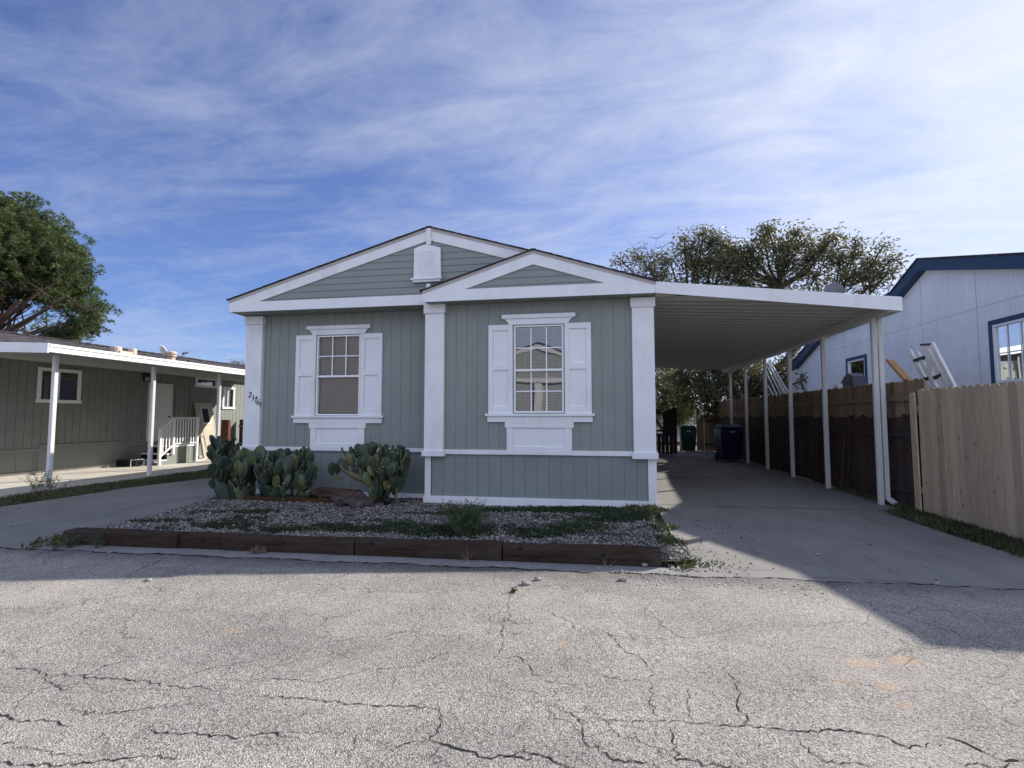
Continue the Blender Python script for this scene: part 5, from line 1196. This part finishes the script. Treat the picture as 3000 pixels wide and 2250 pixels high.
for (px, py, r, dy, k) in [(1825, 770, .55, 0, .4), (1875, 755, .6, .5, .5), (1905, 790, .8, 0, .7), (1960, 760, .8, .5, .8), (2020, 730, .7, 0, .7), (2085, 715, .7, .3, .9), (2040, 790, 1.1, 0, 1.2), (2120, 770, 1.0, -.5, 1.2), (2180, 760, .8, .5, .9), (2195, 735, .7, -.5, .9), (2120, 735, .7, 0, .9), (2138, 775, .9, 0, 1.1), (2110, 705, .4, 0, .4), (2140, 820, 1.0, 0, 1.1), (2030, 770, .8, 0, .9), (2215, 770, .9, 0, 1.1), (2150, 730, .5, 0, .5), (2005, 700, .35, 0, .35), (2060, 690, .4, 0, .4), (2460, 770, .9, 0, 1.1), (2380, 760, .9, 0, 1.1), (2300, 760, .9, -.5, 1.1), (2080, 770, .9, 0, 1), (2535, 800, .7, 0, .9), (1930, 810, .8, 0, .9),
        (2240, 700, .6, 0, .9), (2250, 665, .35, 0, .35), (2290, 720, .8, .5, 1.1), (2350, 715, .8, 0, 1.1), (2330, 680, .4, 0, .4), (2410, 735, .8, .5, 1.1), (2440, 700, .35, 0, .4), (2500, 750, .7, 0, .8), (2515, 712, .3, 0, .3), (2560, 770, .6, .3, .7), (2588, 720, .3, 0, .3), (2610, 760, .3, 0, .3), (2600, 800, .4, .3, .5),
        (2180, 830, 1.3, 0, 1.4), (2290, 800, 1.2, 0, 1.4), (2390, 810, 1.2, .5, 1.4), (2480, 820, 1.0, 0, 1.2), (2550, 840, .8, 0, .9), (2080, 840, 1.1, 0, 1.2), (1990, 850, 1.0, 0, 1), (2250, 900, 1.6, 0, 1), (2400, 900, 1.5, 0, .9), (2100, 930, 1.4, 0, .9),
        (2050, 1110, 1.0, -1, 1.5), (2100, 1150, .9, -1, 1.5), (2160, 1100, 1.0, 0, 1.4), (2000, 1120, .8, -1, 1.0), (2080, 1195, .6, -1, .8), (2230, 1100, 1.0, 0, 1.4), (2300, 1130, .8, 0, 1.2), (2340, 1090, .8, 0, 1.1), (2390, 1150, .45, -2, .6), (2365, 1180, .4, -2, .5), (2270, 1180, .7, 0, .9), (2130, 1060, 1, 0, 1.2), (2200, 1170, .7, 1, 1.0), (2150, 1160, .8, 1, 1), (1990, 1095, .8, -1, 1.3), (2060, 1160, .8, -1, 1.4), (2120, 1110, .9, -1, 1.4), (2200, 1120, .9, -1, 1.4), (2260, 1100, .9, -1, 1.3), (2330, 1060, .8, -1, 1.2), (2310, 1170, .6, -1, 1), (2370, 1110, .4, -3, .5), (2020, 1170, .6, -1.5, 1.1), (2240, 1160, .8, 0, 1.3), (2090, 1080, .8, -1, 1.3), (2170, 1060, .9, -1, 1.3)]:
    c = T(px, py, TY+dy); cl.append((c, (r, r, r*.8), k))
b0 = T(2190, 1330); tr = [([(b0.x, TY, 0), (b0.x-.3, TY, 2), (b0.x-1.1, TY, 4), (b0.x-2, TY, 6.3)], [.3, .24, .2, .1]), ([(b0.x+.1, TY, .2), (b0.x+.3, TY, 3), (b0.x+1, TY+.3, 5.5), (b0.x+1.6, TY, 7.5)], [.24, .2, .15, .08]), ([(b0.x, TY, 1.2), (b0.x-1.0, TY-.4, 3.0), (b0.x-2.0, TY-.5, 4.2)], [.18, .14, .08]), ([(b0.x+.1, TY, 2.2), (b0.x+2.0, TY, 4.4), (b0.x+3.8, TY, 6.3)], [.16, .13, .07])]
bare = []
for a, b in [((1905, 760), (1880, 705)), ((1905, 760), (1925, 700)), ((1925, 700), (1952, 682)), ((1890, 730), (1882, 700)), ((1880, 770), (1838, 705)), ((2030, 740), (2033, 652)), ((2033, 690), (2044, 650)), ((2120, 740), (2126, 690)), ((2135, 730), (2140, 685)), ((1968, 740), (1972, 690)), ((2500, 730), (2470, 700)), ((2600, 860), (2618, 800)), ((1925, 700), (1890, 695)), ((1940, 725), (1975, 700))]: bare.append((T(*a), T(*b)))
tree('broadleaf_tree', 'large loose leafed tree rising behind the carport roof', (b0.x, TY, 0), tr, cl, M['leaf'], M['bark'], .22, .075, -.55, 22, 20, seed=3, bare=bare, tw=.3, spread=.2)
cl = []
for (px, py, r, k) in [(1930, 1110, 1.1, 1.2), (1960, 1160, 1.1, 1.2), (1940, 1200, .9, 1.1), (1995, 1190, .9, 1.1), (1985, 1130, 1.0, 1), (2015, 1215, .7, .9), (1990, 1240, .6, .7), (1900, 1150, 1.2, 1.1), (2010, 1160, .8, .8), (1905, 1230, 1, 1), (1950, 1060, 1.2, 1)]:
    cl.append((PY(px, py, 29), (r, r, r*.9), k))
p = PY(1950, 1320, 29); tree('olive_shrub', 'sunlit olive green shrub tree beyond the back of the carport', (p.x, 29, 0), [([(p.x, 29, 0), (p.x, 29, 1.2), (p.x+.2, 29, 2.2)], [.14, .1, .07]), ([(p.x, 29, .6), (p.x-.6, 29, 1.6), (p.x-1, 29, 2.6)], [.1, .08, .05])], cl, M['leaf_olive'], M['bark'], .18, .065, -.2, 30, 34, seed=5)
cl = []
for (px, py, r, k) in [(640, 1085, .5, .6), (690, 1072, .6, .9), (715, 1085, .8, 1), (665, 1092, .7, 1), (740, 1080, .8, 1), (780, 1100, 1, 1), (615, 1092, .4, .6)]: cl.append((PY(px, py, 34), (r*1.1, r, r*.6), k))
p = PY(720, 1300, 34); tree('bare_tree', 'brownish sparse treetop peeping over the sage home roof beside the white column', (p.x, 34, 0), [([(p.x, 34, 0), (p.x, 34, 2.2), (p.x, 34, 3.5)], [.2, .15, .1])], cl, M['dryleaf'], M['bark'], .13, .05, 0, 20, 26, seed=8)

# pine: dome of needle tufts on radiating limbs
PYN = 20.0
def Q(px, py, Y=PYN): return PY(px, py, Y)
rs = random.Random(17); cen = Q(-60, 800); rad = Q(-60, 560).z-cen.z
rx = (Q(298, 800).x-cen.x)*.64; rad *= .92
hub = Q(-120, 1030); pt = thing('pine_tree', 'big domed green pine behind the sage home roof', 'tree', (hub.x, PYN, 0))
bk = MB(); bk.tube([(hub.x, PYN, 0), (hub.x, PYN, hub.z*.6), hub], [.38, .33, .28], 12); Pn = []; Dn = []
tips = []
for _ in range(1150):
    a = rs.uniform(0, 2*math.pi); u_ = rs.uniform(-.35, 1); s_ = math.sqrt(1-u_*u_)
    k = rs.uniform(.72, 1.0)*(1+.04*math.sin(a*5)+.05*math.sin(u_*9+a*3)+.04*math.sin(a*11+u_*17)); tips.append(Vector((cen.x+rx*s_*math.cos(a)*k, PYN+rx*.85*s_*math.sin(a)*k, cen.z+rad*u_*k)))
for px, py in ((285, 915), (270, 930), (255, 945), (240, 955), (272, 950), (225, 965), (205, 980), (190, 990), (160, 992), (215, 940), (180, 970), (260, 920), (278, 905), (240, 975), (130, 985)):
    for _ in range(3): tips.append(Q(px, py, PYN+rs.uniform(-.8, .8)))
# boughs
boughs = []
for k in range(130):
    tp = tips[rs.randrange(1150)]; L0 = (tp-hub).length; b1 = hub+(tp-hub)*.45+Vector((rs.gauss(0, .5), rs.gauss(0, .5), -.12*L0)); b_ = hub+(tp-hub)*rs.uniform(.6, .8)+Vector((rs.gauss(0, .4), rs.gauss(0, .4), -.04*L0)); boughs += [b1, b_]
    bk.tube([hub-Vector((0, 0, rs.uniform(0, 1.5))), b1, b_], [.08, .05, .02], 5)
for px, py in ((100, 930), (60, 880), (150, 900), (40, 960), (180, 950), (120, 850), (200, 870), (90, 985)):
    b_ = Q(px, py, PYN-rs.uniform(0, 2.5)); boughs.append(b_); bk.tube([hub+Vector((0, 0, -.4)), hub+(b_-hub)*.5+Vector((0, 0, -.15)), b_], [.14, .09, .05], 7)
for tp in tips:
    b_ = min(boughs, key=lambda q: (q-tp).length); md = (b_+tp)/2+Vector((rs.gauss(0, .2), rs.gauss(0, .2), -.15)); bk.tube([b_, md, tp], [.011, .008, .005], 4, False)
    for s2 in range(6):
        c = tp+Vector((rs.gauss(0, .30), rs.gauss(0, .30), rs.gauss(0, .24)))
        bk.tube([md+(tp-md)*rs.uniform(.4, 1), c], [.008, .004], 3, False)
        for _ in range(40):
            e_ = Vector((rs.gauss(0, 1), rs.gauss(0, 1), rs.gauss(.5, .8))).normalized(); Pn.append((c.x+e_.x*.05, c.y+e_.y*.05, c.z+e_.z*.05)); Dn.append(tuple(e_))
bk.build('trunk', M['pinebark'], pt, smooth=True)
v, f = leaves(np.array(Pn), np.array(Dn), rng.uniform(.13, .24, len(Pn)), .036); bulk('crown', v, f, M['needle'], pt)

# ------------------------------------------------------------------ house across the road (seen only in the window reflections)
t = thing('house_across', 'beige gabled home across the road behind the camera, seen reflected in the window', 'house', (-1, -12, 0))
m = MB(); siding(m, (2.2, -11, 0), (-1, 0, 0), (0, 1, 0), 11.4, 0, 3.7, .2); m.box(-9.2, 2.2, -20, -11.05, 0, 3.7); m.build('wall', M['stucco'], t)
m = MB(); m.prism([(-9.6, -10.9, 3.6), (2.6, -10.9, 3.6), (-3.5, -10.9, 5.5)], (0, -.1, 0)); m.build('gable', M['stucco'], t)
m = MB(); m.box(-9.6, 2.6, -10.88, -10.85, 3.5, 3.75)
for a in (-9.8, 2.8): m.prism([(a, -10.84, 3.48), (-3.5, -10.84, 5.45), (-3.5, -10.84, 5.7), (a, -10.84, 3.73)], (0, -.04, 0))
m.build('fascia', M['trim'], t)
m = MB()
for a in (-9.9, 2.9): m.prism([(a, -10.8, 3.75), (-3.5, -10.8, 5.71), (-3.5, -10.8, 5.78), (a, -10.8, 3.82)], (0, -9.6, 0))
m.build('roof', M['shingle'], t)
m = MB(); m.box(-3.7, -3.35, -10.95, -10.9, 0, 3.5); m.build('trim_post', M['trim'], t)
for a in (-7.6, .2): m = MB(); m.box(a, a+1.2, -10.98, -10.93, 1.1, 2.6); m.build('window', M['room'], t)

# ------------------------------------------------------------------ light, sky, camera
sa, sb = 1.30, 1.15      # horizontal run per metre of height, towards +X and +Y
sd = Vector((sa, sb, 1)).normalized(); elev = math.asin(sd.z); az = math.atan2(sa, sb)   # azimuth from +Y to +X
sl = bpy.data.lights.new('sun', 'SUN'); sl.energy = 5.0; sl.angle = R(.55); sl.color = (1, .935, .84)
so = bpy.data.objects.new('sun', sl); C.objects.link(so); so.rotation_euler = sd.to_track_quat('Z', 'Y').to_euler()
wd_ = bpy.data.worlds.new('World'); bpy.context.scene.world = wd_; wd_.use_nodes = True; nt = wd_.node_tree; N = nt.nodes; Lk = nt.links
bg = N['Background']; bg.inputs[1].default_value = .13
sky = N.new('ShaderNodeTexSky'); sky.sky_type = 'NISHITA'; sky.sun_disc = False; sky.sun_elevation = elev; sky.sun_rotation = az; sky.altitude = 800; sky.air_density = 1.0; sky.dust_density = .6; sky.ozone_density = 3.5
tc = N.new('ShaderNodeTexCoord'); sx = N.new('ShaderNodeSeparateXYZ'); Lk.new(tc.outputs['Generated'], sx.inputs[0])
def mth(op, a, b=None, c=None):
    n = N.new('ShaderNodeMath'); n.operation = op
    for i, v in enumerate((a, b, c)):
        if v is None: continue
        if hasattr(v, 'links'): Lk.new(v, n.inputs[i])
        else: n.inputs[i].default_value = v
    return n.outputs[0]
def wmix(f, a, b, mode='MIX'):
    n = N.new('ShaderNodeMix'); n.data_type = 'RGBA'; n.blend_type = mode
    for v, i in ((f, 0), (a, 6), (b, 7)):
        if hasattr(v, 'links'): Lk.new(v, n.inputs[i])
        elif i == 0: n.inputs[0].default_value = v
        else: n.inputs[i].default_value = (*v, 1)
    return n.outputs[2]
zc = mth('ADD', mth('MAXIMUM', sx.outputs[2], 0.0), .12)
cx_ = mth('DIVIDE', sx.outputs[0], zc); cy2 = mth('DIVIDE', sx.outputs[1], zc)
cmb = N.new('ShaderNodeCombineXYZ'); Lk.new(cx_, cmb.inputs[0]); Lk.new(cy2, cmb.inputs[1])
def wn(scale, rot, st, det, rough, dist, off=0):
    mp = N.new('ShaderNodeMapping'); mp.inputs['Rotation'].default_value = (0, 0, R(rot)); mp.inputs['Scale'].default_value = st; mp.inputs['Location'].default_value = (off, off*.7, off*.3); Lk.new(cmb.outputs[0], mp.inputs[0])
    n = N.new('ShaderNodeTexNoise'); n.inputs['Scale'].default_value = scale; n.inputs['Detail'].default_value = det; n.inputs['Roughness'].default_value = rough; n.inputs['Distortion'].default_value = dist; Lk.new(mp.outputs[0], n.inputs[0]); return n.outputs[0]
n1 = wn(.50, 24, (1, 1.8, 1), 6, .55, .6, 3.1); n2 = wn(1.5, 16, (1, 2.6, 1), 9, .62, 1.0, 1.7); n3 = wn(4.2, 40, (1, 1.5, 1), 8, .68, .6, 5.0)
g = mth('ADD', mth('MULTIPLY', n1, .46), mth('ADD', mth('MULTIPLY', n2, .34), mth('MULTIPLY', n3, .20)))
# more cloud towards the sun side (right) and behind the camera
side = mth('ADD', mth('MULTIPLY', sx.outputs[0], .155), mth('MULTIPLY', mth('MAXIMUM', mth('MULTIPLY', sx.outputs[1], -1.0), 0.0), .22))  # second term: unseen cloud added behind the camera to light the facade
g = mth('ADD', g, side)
cr = N.new('ShaderNodeValToRGB'); Lk.new(g, cr.inputs[0]); e = cr.color_ramp.elements; e[0].position = .35; e[0].color = (.06, .06, .06, 1); e[1].position = .70; e[1].color = (.95, .95, .95, 1)
base_sky = wmix(1.0, sky.outputs[0], (.52, .555, .76), 'MULTIPLY')
# cloud brightness rises towards the sun and, as added facade fill, behind the camera
dt = N.new('ShaderNodeVectorMath'); dt.operation = 'DOT_PRODUCT'; Lk.new(tc.outputs['Generated'], dt.inputs[0]); dt.inputs[1].default_value = tuple(sd)
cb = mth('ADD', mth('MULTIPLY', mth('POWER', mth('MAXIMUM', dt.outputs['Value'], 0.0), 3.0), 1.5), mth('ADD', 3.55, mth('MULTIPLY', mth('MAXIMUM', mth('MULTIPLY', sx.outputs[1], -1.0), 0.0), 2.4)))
ctint = wmix(mth('MULTIPLY', mth('MAXIMUM', dt.outputs['Value'], 0.0), 1.0), (.76, .86, 1.16), (.89, .95, 1.07))
cc = N.new('ShaderNodeVectorMath'); cc.operation = 'SCALE'; Lk.new(ctint, cc.inputs[0]); Lk.new(cb, cc.inputs['Scale'])
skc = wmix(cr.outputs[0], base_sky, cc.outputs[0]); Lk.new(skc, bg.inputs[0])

cam = bpy.data.cameras.new('camera'); cam.sensor_width = 36; cam.lens = 18.0; cam.clip_end = 1500; cam.clip_start = .05
co = bpy.data.objects.new('camera', cam); C.objects.link(co); co.location = (0, 0, H); co.rotation_euler = (R(90+PIT), 0, R(YAW)); bpy.context.scene.camera = co
sc = bpy.context.scene; sc.view_settings.view_transform = 'Standard'; sc.view_settings.look = 'None'; sc.view_settings.exposure = 0.64; sc.view_settings.gamma = 1
sc.cycles.use_denoising = True; sc.cycles.max_bounces = 8; sc.cycles.transparent_max_bounces = 12
